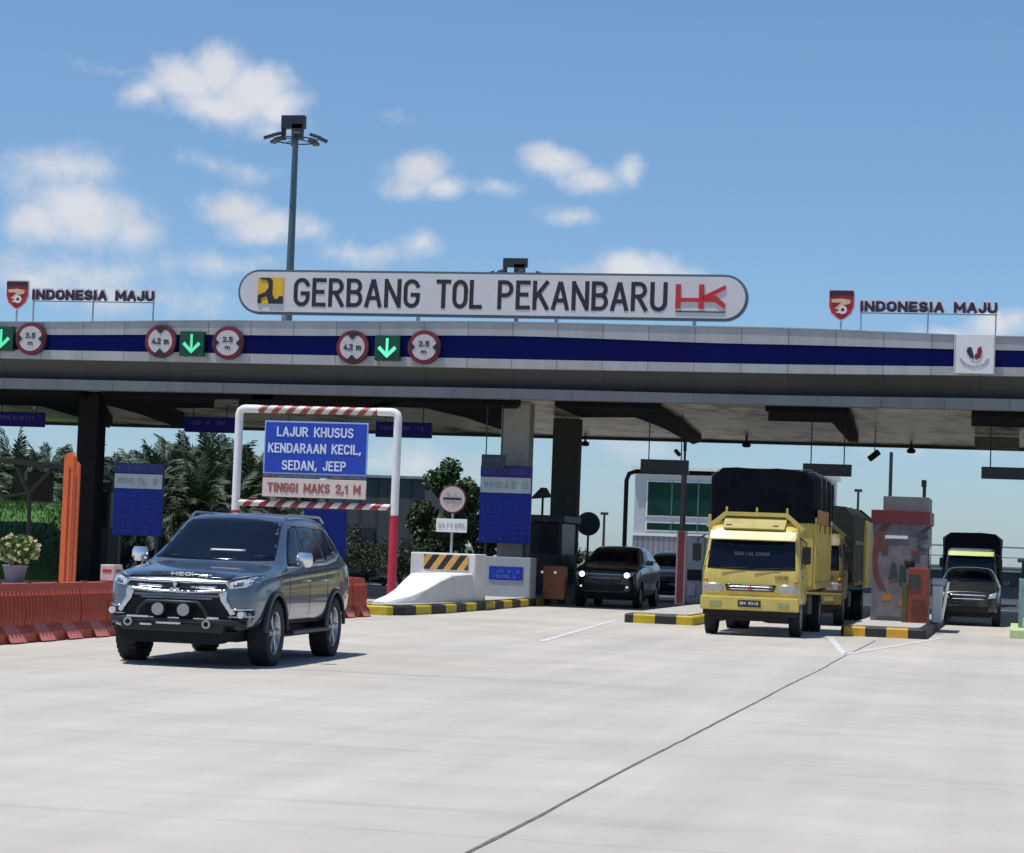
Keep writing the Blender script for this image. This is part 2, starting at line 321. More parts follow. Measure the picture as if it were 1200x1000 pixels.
tag(g.obj('ground', mat('grass_land', (.05,.085,.02), .9, var=.4, scale=.15)), kind='structure')
g = MB(); g.add([(-80,82,-.004),(60,82,-.004),(60,400,-.004),(-80,400,-.004)], [(0,1,2,3)])
tag(g.obj('dark_ground_sheet', mat('ground_sheet_dark', (.045,.046,.046), .85, var=.25, scale=2, bump=.3)), kind='structure')  # added dark sheet, stands in for ground darkened by the vehicles
g = MB(); g.add([(-200,114,.004),(200,114,.004),(200,420,.004),(-200,420,.004)], [(0,1,2,3)])
tag(g.obj('pale_bounce_sheet', mat('bounce_pale', (.42,.38,.31), .9, var=.2, scale=.4)), kind='structure')  # added pale sheet, hidden from view, brightens the soffit by reflection
g = MB(); g.add([(-80,-40,0),(60,-40,0),(60,82,0),(-80,82,0)], [(0,1,2,3)])
tag(g.obj('concrete_apron', concrete_ground()), kind='structure')
# sealed joint, open and dark, wandering a little between two bays
g = MB(); pts = []
y = 2.0
while y < 45.6:
    x = -2.69+.03*noise.noise((0, y*.2, 1))+.009*noise.noise((3, y*2.1, 0)); w = .007+.005*(1+noise.noise((5, y*1.7, 2)))+.004*noise.noise((7, y*.3, 2))
    pts.append((x, y, w)); y += .4
vs = []; fs = []
for x, y, w in pts: vs += [(x-w, y, .004), (x+w, y, .004)]
for i in range(len(pts)-1): fs.append((2*i, 2*i+1, 2*i+3, 2*i+2))
g.add(vs, fs); tag(g.obj('joint_sealant', mat('joint_bitumen', (.13,.125,.12), .9, var=.4, scale=6)), kind='structure')
# worn white paint
def paintstrip(a, b, w):
    a = Vector(a); b = Vector(b); d = (b-a).normalized(); n = Vector((-d.y, d.x, 0))*w/2; m = MB()
    k = 24; vs = []
    for i in range(k+1):
        p = a.lerp(b, i/k); e = 1+.18*noise.noise(p*3); vs += [p-n*e+Vector((0,0,.005)), p+n*e+Vector((0,0,.005))]
    m.add(vs, [(2*i, 2*i+1, 2*i+3, 2*i+2) for i in range(k)]); return m
pw = mat('road_paint', (.46,.44,.41), .7, var=.2, scale=3, col2=(.70,.69,.67))
for a, b, w in ((onz(722,727,0), onz(634,752,0), .12), (onz(973,748,0), onz(990,768,0), .12), (onz(992,767,0), onz(1104,748,0), .12)):
    tag(paintstrip(a, b, w).obj('lane_marking', pw), kind='structure')

# ------------------------------------------------------------------ toll canopy
def canopy():
    C = empty('toll_canopy', (-13.3, 59.6, 0), 'long grey toll gate canopy roof with dark blue band across all lanes', 'canopy')
    ox, oy = -13.3, 59.6
    XS = [(-62,7.25,6.96,6.54,6.29,5.75,5.47),(-28,7.29,6.96,6.54,6.29,5.75,5.47),(-20.45,7.43,7.06,6.55,6.29,5.75,5.49),(-13.3,7.51,7.16,6.54,6.29,5.77,5.5),(-6.95,7.47,7.06,6.54,6.31,5.75,5.5),(0,7.34,7.01,6.58,6.36,5.79,5.5),(34,7.2,6.96,6.58,6.36,5.79,5.5)]
    def ip(x, k):
        for a, b in zip(XS[:-1], XS[1:]):
            if a[0] <= x <= b[0]:
                t = (x-a[0])/(b[0]-a[0]); t2 = t*t*(3-2*t); return a[k]*(1-t2)+b[k]*t2
    xs = [-62+i*96/120 for i in range(121)]
    def strip(name, kt, kb, y0, y1, m, yt=None):
        mb = MB(); rings = []
        for x in xs:
            zt, zb = ip(x, kt), ip(x, kb)
            rings.append([Vector((x-ox, y0, zb)), Vector((x-ox, y1, zb)), Vector((x-ox, y1, zt)), Vector((x-ox, y0 if yt is None else yt, zt))])
        mb.loft(rings); return mb.obj(name, m, C)
    strip('upper_cladding', 1, 2, 0, .35, seam('cladding_grey', (.42,.405,.40), 1.22, .5, .42, .3, width=.022))
    strip('blue_band', 2, 3, .012, .33, seam('band_blue', (.004,.006,.075), 2.44, .7, .35, .1, width=.012))
    strip('lower_cladding', 3, 4, -.006, .352, MATS['cladding_grey'])
    strip('recessed_band', 4, 5, .50, .56, seam('recess_shade_grey', (.05,.051,.052), 2.44, .6, .55, .1, width=.012), yt=.22)  # shadow of the recess put into a darker grey than the cladding
    strip('edge_lip', 5, 6, .2, .62, seam('lip_grey', (.22,.22,.225), 1.62, .6, .5, .3, width=.014))
    # cap flashing
    mb = MB(); mb.loft([[Vector((x-ox, -.03, ip(x,1)+.002)), Vector((x-ox, .4, ip(x,1)+.002)), Vector((x-ox, .4, ip(x,1)+.035)), Vector((x-ox, -.03, ip(x,1)+.035))] for x in xs])
    mb.obj('cap_flashing', grey_metal, C)
    MB().box((-14-ox, 10.9, 6.95), (96, 20, .12)).obj('roof_deck', grey_metal, C)
    # soffit of long pressed strips; warm reflections put into the colour patches
    m = mat('soffit_panels', (.13,.075,.04), .3, .5, .3, 1.0, stretch=(.9, .34, 1), col2=(.98,.92,.66)); t = m.node_tree; b = t.nodes['Principled BSDF']
    rp = [n for n in t.nodes if n.type == 'VALTORGB'][0]; rp.color_ramp.elements[0].position = .41; rp.color_ramp.elements[1].position = .56; e_ = rp.color_ramp.elements.new(.48); e_.color = (.78,.62,.36,1)
    b.inputs['Specular IOR Level'].default_value = 1
    tcn = nd(t, 'ShaderNodeTexCoord'); s = nd(t, 'ShaderNodeSeparateXYZ'); t.links.new(tcn.outputs['Object'], s.inputs[0])
    fr = mth(t, 'FRACT', mth(t, 'MULTIPLY', s.outputs[1], 1/.3)); ln = mth(t, 'LESS_THAN', fr, .07)
    mxn = nd(t, 'ShaderNodeMix', data_type='RGBA'); t.links.new(ln, mxn.inputs[0]); t.links.new(b.inputs['Base Color'].links[0].from_socket, mxn.inputs[6]); mxn.inputs[7].default_value = (.25,.20,.13,1)
    t.links.new(mxn.outputs[2], b.inputs['Base Color'])
    nn = nd(t, 'ShaderNodeTexNoise'); nn.inputs['Scale'].default_value = 1.3; mp = nd(t, 'ShaderNodeMapping'); mp.inputs['Scale'].default_value = (.3, 2, 1)
    t.links.new(tcn.outputs['Object'], mp.inputs[0]); t.links.new(mp.outputs[0], nn.inputs['Vector'])
    bp = nd(t, 'ShaderNodeBump'); bp.inputs['Strength'].default_value = .6; bp.inputs['Distance'].default_value = .10; t.links.new(nn.outputs[0], bp.inputs['Height']); t.links.new(bp.outputs[0], b.inputs['Normal'])
    MB().box((-14-ox, 10.6, 5.62), (96, 20, .1)).obj('soffit', m, C)
    MB().box((-14-ox, 20.75, 5.75), (96, .3, .55)).obj('rear_gutter', dark_metal, C)
    # dark haunched steel under the soffit
    beams = [[(640,470),(682,487),(745,487),(778,500),(812,519),(822,516),(800,498),(768,478),(755,468)],
             [(893,477),(905,482),(900,491),(975,493),(995,516),(1006,516),(998,490),(984,472),(890,470)],
             [(1138,482),(1138,497),(1240,500),(1240,478)],
             [(-40,462),(-40,471),(48,474),(88,486),(128,500),(132,494),(118,472),(90,460)],
             [(120,461),(122,472),(160,482),(205,498),(222,500),(215,490),(190,476),(250,476),(252,466),(285,463),(285,458)],
             [(430,464),(432,474),(498,476),(545,487),(588,502),(592,490),(590,466)],
             [(280,466),(280,480),(430,484),(440,476),(440,462)]]
    for k, poly in enumerate(beams):
        p = [onz(a, b, 5.42) for a, b in poly]; p = [(max(q.x, -60)-ox, min(max(q.y, 60.3), 80.2)-oy) for q in p]
        MB().prism(p, 5.36, 5.565, 'xy').obj('haunched_beam', mat('beam_black', (.008,.008,.009), .7), C)
    q = onz(1142, 500, 5.4); MB().box((q.x+.55-ox, 13.2, 5.33), (1.35, 1.2, .34)).obj('drop_box', mat('dull_green_panel', (.10,.11,.08), .6), C)
    for (x, y, w, m) in ((-13.6, 62.1, .80, mat('column_concrete', (.27,.27,.235), .75, var=.12, bump=.2)), (-13.55, 69.0, .80, mat('column_shaded', (.055,.058,.055), .7, var=.2)), (at(103,600,62.3).x, 62.3, .62, mat('column_deep_shade', (.012,.012,.013), .8, var=.3))):  # rear and left columns: canopy shade put into darker copies of the colour
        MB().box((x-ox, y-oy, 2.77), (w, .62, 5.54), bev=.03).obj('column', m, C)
    # slim white conduit on the left
    MB().tube([onz(40,478,5.36)-Vector((ox,oy,0)), onz(95,493,5.36)-Vector((ox,oy,0))], .05, 6).obj('conduit', white, C)
    for px, py in ((686,513),(875,514),(1068,521)):
        p = onz(px, py, 5.5); mb = MB(); mb.cyl((p.x-ox, p.y-oy, 5.57), (p.x-ox, p.y-oy, 5.36), .04)
        mb.loft([[Vector((p.x-ox+math.cos(a*PI/6)*r, p.y-oy+math.sin(a*PI/6)*r, z)) for a in range(12)] for z, r in ((5.38,.05),(5.34,.13),(5.26,.16),(5.2,.10))], True)
        mb.obj('ceiling_lamp', black, C)
    return C
canopy()

# ------------------------------------------------------------------ name sign
def name_sign():
    c = Vector((-14.07, 59.75, 7.55)); C = empty('name_sign', c, 'long white rounded sign reading GERBANG TOL PEKANBARU standing on top of the canopy', 'sign')
    Wd, Hh = 14.0, 1.22; z0 = .11
    def cap(w, h, n=16):
        r = h/2; pts = []
        for i in range(n+1): a = -PI/2+PI*i/n; pts.append((w/2-r+math.cos(a)*r, z0+Hh/2+math.sin(a)*r))
        for i in range(n+1): a = PI/2+PI*i/n; pts.append((-w/2+r+math.cos(a)*r, z0+Hh/2+math.sin(a)*r))
        return pts
    MB().prism(cap(Wd, Hh), .0, .2).obj('rim', mat('sign_rim', (.09,.12,.16), .4), C)
    MB().prism(cap(Wd-.13, Hh-.13), -.03, .05).obj('board', mat('sign_board', (.60,.585,.60), .5, var=.05, scale=1), C)
    zc = z0+Hh/2
    def X(px): return at(px, 348, 59.72).x-c.x
    for t, a, b in (('GERBANG', 344, 492), ('TOL', 511, 565), ('PEKANBARU', 583, 782)):
        text('lettering', t, ink, C, ((X(a)+X(b))/2, zc), X(b)-X(a), .78, .006, y=-.03, track=1.2, wt=.142)
    # yellow square emblem with dark strokes
    e = X(317); o = MB(); o.box((e, -.037, zc+.03), (.74, .02, .72)).obj('emblem_field', mat('emblem_yellow', (.72,.42,.02), .5), C)
    o = MB(); o.prism([(e-.36,zc-.32),(e-.36,zc-.1),(e-.15,zc-.02),(e-.06,zc+.1),(e-.06,zc+.26),(e-.16,zc+.33),(e-.3,zc+.33),(e-.3,zc+.38),(e-.02,zc+.38),(e+.05,zc+.3),(e+.05,zc-.06),(e+.12,zc-.2),(e+.2,zc-.2),(e+.26,zc-.12),(e+.36,zc-.12),(e+.36,zc-.33),(e-.04,zc-.33),(e-.1,zc-.12),(e-.26,zc-.18),(e-.26,zc-.32)], -.062, -.045)
    o.obj('emblem_mark', mat('emblem_navy', (.02,.018,.03), .5), C)
    # red linked strokes at the right end
    m = MB(); x0, x1 = X(792), X(850)
    xm = X(822)
    m.box((x0+.06, -.045, zc+.02), (.13, .025, .64)); m.box((xm, -.045, zc+.02), (.13, .026, .64)); m.box(((x0+x1)/2-.12, -.0455, zc-.07), ((x1-x0)*.72, .022, .1))
    m.prism([(xm+.05,zc-.08),(xm+.05,zc+.04),(x1,zc+.33),(x1,zc+.22)], -.058, -.035); m.prism([(xm+.2,zc-.02),(xm+.36,zc+.06),(x1,zc-.16),(x1,zc-.3)], -.0575, -.034)
    m.obj('red_monogram', sign_red, C)
    MB().box(((x0+x1)/2, -.04, zc-.38), (x1-x0, .02, .03)).obj('underline', dark_metal, C)
    for x in (-5.7, -1.9, 1.9, 5.6):
        MB().box((x, .1, .0), (.09, .08, .5)).obj('post', grey_metal, C)
    return C
name_sign()

def roof_lettering(px0, px1, pyt, pyb, label):
    Y = 59.72; a = at(px0, pyt, Y); b = at(px1, pyt, Y); zb = at((px0+px1)/2, pyb, Y).z; zt = at((px0+px1)/2, pyt, Y).z
    c = Vector(((a.x+b.x)/2, Y, 7.4)); w = b.x-a.x
    C = empty('slogan_sign', c, label, 'sign', 'slogan signs on top of the canopy')
    mr = mat('slogan_maroon', (.035,.010,.04), .5); h = zt-zb
    text('lettering', 'INDONESIA MAJU', mr, C, (0, zb+h/2-c.z), w, h, .03, y=0, track=1.35, wt=.24)
    text('letter_back', 'INDONESIA MAJU', sign_white, C, (0, zb+h/2-c.z+.025), w+.05, h+.05, .02, y=.04, track=1.35, wt=.36)
    MB().box((0, .04, zb-c.z-.03), (w, .03, .03)).obj('rail', grey_metal, C)
    for x in (-w/2+.03, 0, w/2-.03): MB().box((x, .06, (zb-c.z)/2), (.035, .035, zb-c.z+.25)).obj('post', grey_metal, C)
roof_lettering(38, 181, 340.5, 352.5, 'INDONESIA MAJU slogan letters above the left end of the canopy')
roof_lettering(1008, 1169, 354, 366.5, 'INDONESIA MAJU slogan letters above the right end of the canopy')
def shield(px, py, label):
    Y = 59.7; p = at(px, py, Y); C = empty('shield_emblem', (p.x, Y, 7.4), label, 'emblem', 'shield emblems on top of the canopy'); z = p.z-7.4
    def sh(k): return [(a*k, z+b*k) for a, b in ((-.31,.36),(.31,.36),(.31,-.05),(.24,-.22),(.1,-.34),(0,-.4),(-.1,-.34),(-.24,-.22),(-.31,-.05))]
    MB().prism(sh(1.1), .02, .06).obj('shield_rim', sign_white, C)
    MB().prism(sh(1), -.01, .03).obj('shield_field', mat('shield_red', (.42,.02,.03), .5), C)
    MB().prism([(-.31,z+.36),(.31,z+.36),(.31,z+.22),(.0,z+.24),(-.31,z+.2)], -.025, -.0).obj('shield_top', mat('emblem_navy'  , (.02,.018,.03), .5), C)
    m = MB(); m.prism([(-.26,z+.13),(.02,z+.15),(.24,z+.11),(.22,z+.02),(.05,z-.02),(-.1,z-.14),(-.17,z-.1),(0,z+.04),(-.24,z+.05)], -.03, -.005); m.obj('pale_stroke', mat('shield_cream', (.62,.45,.3), .5), C)
    m = MB(); m.ring((.04, z-.14), .05, .11, -.032, -.004, 14); m.box((-.05,-.02,z-.2),(.14,.02,.04)); m.obj('ring_stroke', sign_white, C)
    MB().box((0, .04, (z-.4)/2-.1), (.04, .03, z-.2)).obj('post', grey_metal, C)
shield(20, 345, 'red shield emblem on a thin post at the far left of the canopy top')
shield(986, 357, 'red shield emblem on a thin post left of the right slogan letters')

# ------------------------------------------------------------------ signs on the fascia
def round_sign(px, py, kind, label):
    Y = 59.45; p = at(px, py, Y); C = empty('limit_sign', p, label, 'road sign', 'round height and width limit signs on the canopy fascia'); r = .455
    MB().disc((0, 0), r, .0, .12).obj('plate', dark_metal, C)
    MB().disc((0, 0), r*.97, -.012, .01).obj('red_ring', mat('ring_maroon', (.20,.008,.025), .5), C)
    MB().disc((0, 0), r*.76, -.024, .0).obj('face', mat('round_face', (.50,.48,.49), .5, var=.1), C)
    m = MB()
    if kind == 'h':
        for s in (1, -1): m.prism([(-.19, s*r*.86), (.19, s*r*.86), (0, s*r*.44)], -.036, -.02)
        text('figures', '4.2 m', ink, C, (0, 0), .5, .17, .006, y=-.024, wt=.2)
    else:
        for s in (1, -1): m.prism([(s*r*.86, -.15), (s*r*.86, .15), (s*r*.52, 0)], -.036, -.02)
        text('figures', '2.5', ink, C, (0, .09), .30, .15, .006, y=-.024, wt=.2)
        text('figures', 'm', ink, C, (0, -.12), .15, .12, .006, y=-.024, wt=.2)
    m.obj('arrowheads', ink, C)
round_sign(188, 400, 'h', 'round height limit sign left of the dimmer green arrow panel')
round_sign(267, 402, 'w', 'round width limit sign above the left post of the small vehicle portal')
round_sign(413, 407, 'h', 'round height limit sign left of the brightest green arrow')
round_sign(497, 407, 'w', 'round width limit sign right of the brightest green arrow')
round_sign(36, 397, 'w', 'round width limit sign nearest the left shield emblem')
def arrow_panel(px, py, e, label):
    p = at(px, py, 59.45); C = empty('lane_arrow_panel', p, label, 'lane signal', 'green arrow lane signals on the canopy fascia')
    MB().box((0, .05, 0), (.70, .16, .68), bev=.015).obj('housing', mat('panel_green', (.003,.055,.032), .4, var=.2), C)
    m = MB(); m.box((0, -.045, .05), (.065, .02, .42)); 
    for s in (1, -1): m.prism([(0,-.27),(0,-.16),(s*.2,.05),(s*.26,-.02)], -.056 if s > 0 else -.0563, -.034)
    m.obj('arrow', mat('arrow_glow_%d' % int(e*10), (.12,.85,.42), .4, emit=e), C)
arrow_panel(225, 403, .35, 'pale green down arrow panel between the second pair of round signs')
arrow_panel(454, 408, 1.0, 'brightest green down arrow panel above the LAJUR KHUSUS board')
arrow_panel(2, 397, .3, 'green arrow panel cut by the left edge of the photo')
def white_plaque():
    p = at(1142, 415, 59.4); C = empty('logo_plaque', p, 'square white plaque with a small dark red mark at the right end of the fascia', 'sign')
    MB().box((0, .05, 0), (1.02, .12, 1.0), bev=.01).obj('plate', sign_white, C)
    m = MB(); m.prism([(-.17,.16),(-.08,.17),(-.02,-.04),(.0,-.13),(-.1,-.1),(-.2,.06)], -.03, -.005); m.obj('dark_stroke', mat('emblem_navy', (.02,.018,.03), .5), C)
    m = MB(); m.prism([(.16,.2),(.19,.05),(.14,-.1),(.03,-.15),(.0,-.03),(.06,.02),(.08,.14)], -.03, -.006); m.obj('red_stroke', mat('ring_maroon', (.20,.008,.025), .5), C)
    m = MB()
    for i in range(13):
        a = PI*(1.12+.76*i/12); m.box((math.cos(a)*.36, -.018, -.02+math.sin(a)*.3), (.045, .012, .05), ry=-(a-1.5*PI))
    for x in (-.49, .49): m.box((x, -.017, 0), (.02, .01, .98))
    m.obj('border_marks', mat('plaque_grey', (.38,.38,.39), .5), C)
white_plaque()

# ------------------------------------------------------------------ hanging lane signs
def hang_sign(px0, px1, py0, py1, Y, col, label, group, seed, rods=True):
    a = at(px0, (py0+py1)/2, Y); b = at(px1, (py0+py1)/2, Y); h = at(px0, py0, Y).z-at(px0, py1, Y).z
    c = (a+b)/2; c.z = (at(px0, (py0+py1)/2, Y).z+at(px1, (py0+py1)/2, Y).z)/2; C = empty('hanging_sign', c, label, 'sign', group); w = b.x-a.x
    MB().box((0, 0, 0), (w, .18, h), bev=.015).obj('panel', col, C)
    m = MB(); glyphs(m, -w*.4, w*.42, h*.1, h*.28, -.094, seed=seed, fill=.85)
    m.obj('pale_marks', mat('faint_marks', (.06,.065,.26), .5) if col == MATS.get('led_blue') else mat('faint_dark_marks', (.07,.09,.1), .5), C)
    for x in (-w*.34, w*.34): MB().cyl((x, 0, h/2-.01), (x, 0, 5.58-c.z), .018, n=6).obj('rod', dark_metal, C)
led = mat('led_blue', (.012,.014,.16), .45, var=.2); ldk = mat('led_dark', (.022,.032,.045), .4, var=.2)
G = 'lane signs hung under the canopy'
hang_sign(-8, 52, 483, 500, 66, led, 'blue hanging lane sign cut by the left edge under the canopy', G, 1)
hang_sign(217, 275, 489, 507, 66, led, 'blue hanging lane sign just left of the white portal', G, 2)
hang_sign(441, 506, 495, 513, 66, led, 'blue hanging lane sign behind the right post of the white portal', G, 3)
hang_sign(751, 807, 539, 555, 66, ldk, 'dark hanging lane sign above the green windowed building', G, 4)
hang_sign(941, 998, 544, 558, 66, ldk, 'dark hanging lane sign just right of the yellow truck tarpaulin', G, 5)
hang_sign(1150, 1215, 548, 562, 66, ldk, 'dark hanging lane sign at the right edge of the photo', G, 6)
hang_sign(565, 592, 533, 549, 60.6, ldk, 'small dark hanging box left of the grey column above the tariff board', G, 7)

# ------------------------------------------------------------------ islands and kerbs
ky = stripes('kerb_stripes_side', (.5,.38,.02), (.02,.02,.02), 2.0, axis=1, slant=0, rough=.7, off=.92)
kx = stripes('kerb_stripes_front', (.5,.38,.02), (.02,.02,.02), .95, axis=0, slant=.0, rough=.7, off=.1)
kx2 = stripes('kerb_stripes_orange', (.62,.33,.03), (.02,.02,.02), .86, axis=0, slant=.0, rough=.7, off=.42)
kerb_top = mat('kerb_top', (.42,.40,.36), .8, var=.15, bump=.3)
def island(x0, x1, y0, y1, taper, label, m, h=.2, tip=None):
    C = empty('traffic_island', ((x0+x1)/2, y0, 0), label, 'traffic island', 'raised toll islands with striped kerbs'); cx = (x0+x1)/2
    L = y1-y0; w = (x1-x0)/2
    if tip is None: poly = [(-w*.93,0),(w*.93,0),(w,.12),(w,L),(-w,L),(-w,.12)]
    else: poly = [(tip-cx-.28,0),(tip-cx+.22,0),(tip-cx+.5,.5),(w,taper),(w,L),(-w,L),(-w,taper)]
    rr = []
    for z, k in ((0,0),(h-.03,0),(h,.03)):
        rr.append([Vector((x-math.copysign(k, x), y+(k if y < .2 else 0), z)) for x, y in poly])
    MB().loft(rr).obj('kerb', m, C)
    k = .13
    MB().prism([(x-math.copysign(k, x), y+(k if y < .2 else 0)) for x, y in poly], h+.003, h+.03, 'xy').obj('paved_top', kerb_top, C)
island(-14.5, -12.62, 47.6, 66, 3.2, 'toll island with yellow and black kerb under the white concrete ramp', ky, tip=-13.35)
island(-8.42, -6.85, 50.0, 70, 0, 'toll island with yellow and black kerb left of the yellow truck', kx)
island(-3.52, -1.80, 47.6, 66, 0, 'toll island with orange and black kerb under the toll booth', kx2)
def lime_island():
    C = empty('traffic_island', (.9, 51, 0), 'pale lime kerbed island with glass booth base at the right edge', 'traffic island', 'raised toll islands with striped kerbs')
    MB().box((0, 3, .09), (2.1, 6, .18), bev=.02).obj('kerb', mat('lime_kerb', (.48,.58,.3), .6), C)
lime_island()

# ------------------------------------------------------------------ concrete ramp and cabinets on the left island
def crash_ramp():
    C = empty('concrete_ramp', (-13.6, 48.6, .2), 'white painted concrete crash ramp rising to a hazard striped block', 'crash barrier')
    pr = [(0,0),(0,.16),(.5,.30),(1.8,.46),(3.0,.66),(4.2,.83),(5.4,.86),(5.4,0)]
    rings = []
    for y, zt, wl, wr in ((-.4,.07,.02,.22),(.2,.12,.10,.34),(1.1,.2,.14,.46),(2.0,.34,.18,.56),(2.9,.52,.26,.64),(3.8,.65,.36,.70),(5.6,.69,.52,.74)):
        rings.append([Vector((-wl, y, 0)), Vector((wr+.06, y, 0)), Vector((wr+.04, y, zt*.45)), Vector((wr-.0, y, zt*.95)), Vector((wr-.04, y, zt)), Vector((-wl+.05, y, zt)), Vector((-wl, y, zt*.92))])
    MB().loft(rings, False).obj('ramp', mat('ramp_white', (.62,.62,.60), .7, var=.1, scale=3, bump=.3, col2=(.76,.76,.74)), C)
    MB().box((.0, 6.2, .575), (1.62, 1.2, 1.15), bev=.03).obj('block', mat('ramp_white', (.62,.62,.60), .7), C)
    MB().box((.08, 5.58, .93), (1.1, .03, .36), bev=.012).obj('hazard_panel', stripes('hazard_orange', (.60,.33,.08), (.02,.015,.015), .34, axis=0, slant=-.7), C)
crash_ramp()
def round_board():
    C = empty('stop_sign', (at(529,640,55.2).x, 55.2, .2), 'round white sign with a dark bar above a small white plate on a pole', 'road sign')
    cz = at(529,585,55.0).z-.2; pz = at(530,616,55.0).z-.2
    MB().cyl((0,0,0),(0,0,cz+.2), .035).obj('pole', grey_metal, C)
    MB().disc((0,cz), .345, -.08, -.04).obj('red_ring', mat('ring_maroon', (.20,.008,.025), .5), C)
    MB().disc((0,cz), .315, -.092, -.06).obj('face', mat('pink_face', (.50,.43,.42), .5, var=.1), C)
    MB().box((0,-.1,cz+.01), (.46,.015,.055)).obj('bar', ink, C)
    m = MB(); glyphs(m, -.15, .18, cz+.14, .07, -.096, seed=4); glyphs(m, -.13, .15, cz-.11, .07, -.096, seed=5); m.obj('marks', MATS['plaque_grey'], C)
    MB().box((0,-.06,pz), (.78,.03,.33), bev=.008).obj('plate', sign_white, C)
    m = MB(); glyphs(m, -.32, .34, pz, .12, -.08, seed=9, fill=.95); m.obj('plate_marks', MATS['plaque_grey'], C)
round_board()
def cabinet():
    a = at(566,680,60.0); b = at(621,680,60.0); w = b.x-a.x
    C = empty('equipment_cabinet', ((a.x+b.x)/2, 60.0, .2), 'light grey cabinet with a blue sticker beside the white block', 'cabinet')
    hz = at(594,653,60.0).z-.2
    MB().box((0,.4,hz/2), (w,.8,hz), bev=.02).obj('cabinet_body', mat('cabinet_grey', (.30,.33,.36), .5, var=.1), C)
    MB().box((-.02,-.012,hz*.6), (w*.72,.02,.36)).obj('sticker', sign_blue, C)
    m = MB(); glyphs(m, -.34, .34, hz*.6+.05, .09, -.027, seed=2); glyphs(m, -.34, .3, hz*.6-.08, .09, -.027, seed=3); m.obj('sticker_marks', mat('pale_blue_marks', (.10,.16,.46), .5), C)
cabinet()
def tariff_board(px0, px1, pyt, pyb, Y, label, seed, white_band=True, full=True):
    a = at(px0, (pyt+pyb)/2, Y); b = at(px1, (pyt+pyb)/2, Y); zt = at((px0+px1)/2, pyt, Y).z; zb = at((px0+px1)/2, pyb, Y).z
    w = b.x-a.x; H = zt-zb; C = empty('tariff_board', ((a.x+b.x)/2, Y, .0), label, 'notice board', 'blue tariff boards on the toll islands')
    MB().box((0,.06,(zt+zb)/2), (w,.12,H), bev=.01).obj('board', mat('tariff_blue', (.012,.03,.24), .45, var=.15), C)
    MB().box((0,-.012,zt-H*.07), (w,.03,H*.13)).obj('header', mat('tariff_header', (.016,.012,.14), .45), C)
    if white_band: MB().box((0,-.012,zt-H*.25), (w*.98,.03,H*.2)).obj('white_band', mat('band_white', (.40,.45,.48), .5), C)
    m = MB(); glyphs(m, -w*.42, w*.42, zt-H*.07, H*.06, -.032, seed=seed)
    for k in range(8):
        z = zb+H*(.06+k*.07)
        glyphs(m, -w*.42, -w*.05, z, H*.028, -.006, seed=seed+k, fill=.6); glyphs(m, w*.04, w*.42, z, H*.028, -.006, seed=seed+k+20, fill=.6)
    m.obj('rows_of_marks', mat('tariff_marks', (.035,.065,.32), .5), C)
    if white_band:
        m = MB(); glyphs(m, -w*.42, -w*.06, zt-H*.25, H*.08, -.032, seed=seed+50); glyphs(m, -w*.0, w*.44, zt-H*.25, H*.09, -.032, seed=seed+51); m.obj('band_marks', mat('olive_marks', (.27,.32,.30), .5), C)
    for x in (-w*.38, w*.38): MB().box((x,.16,zt/2), (.07,.07,zt-.04)).obj('leg', dark_metal, C)
tariff_board(562, 622, 546, 637, 61.1, 'blue tariff board with a pale band in front of the grey column', 11)
tariff_board(133, 190, 543, 628, 62, 'blue tariff board with a pale band right of the dark left column', 31)
tariff_board(355, 405, 590, 655, 62, 'blue tariff board seen just above the dark SUV roof', 61, white_band=False)

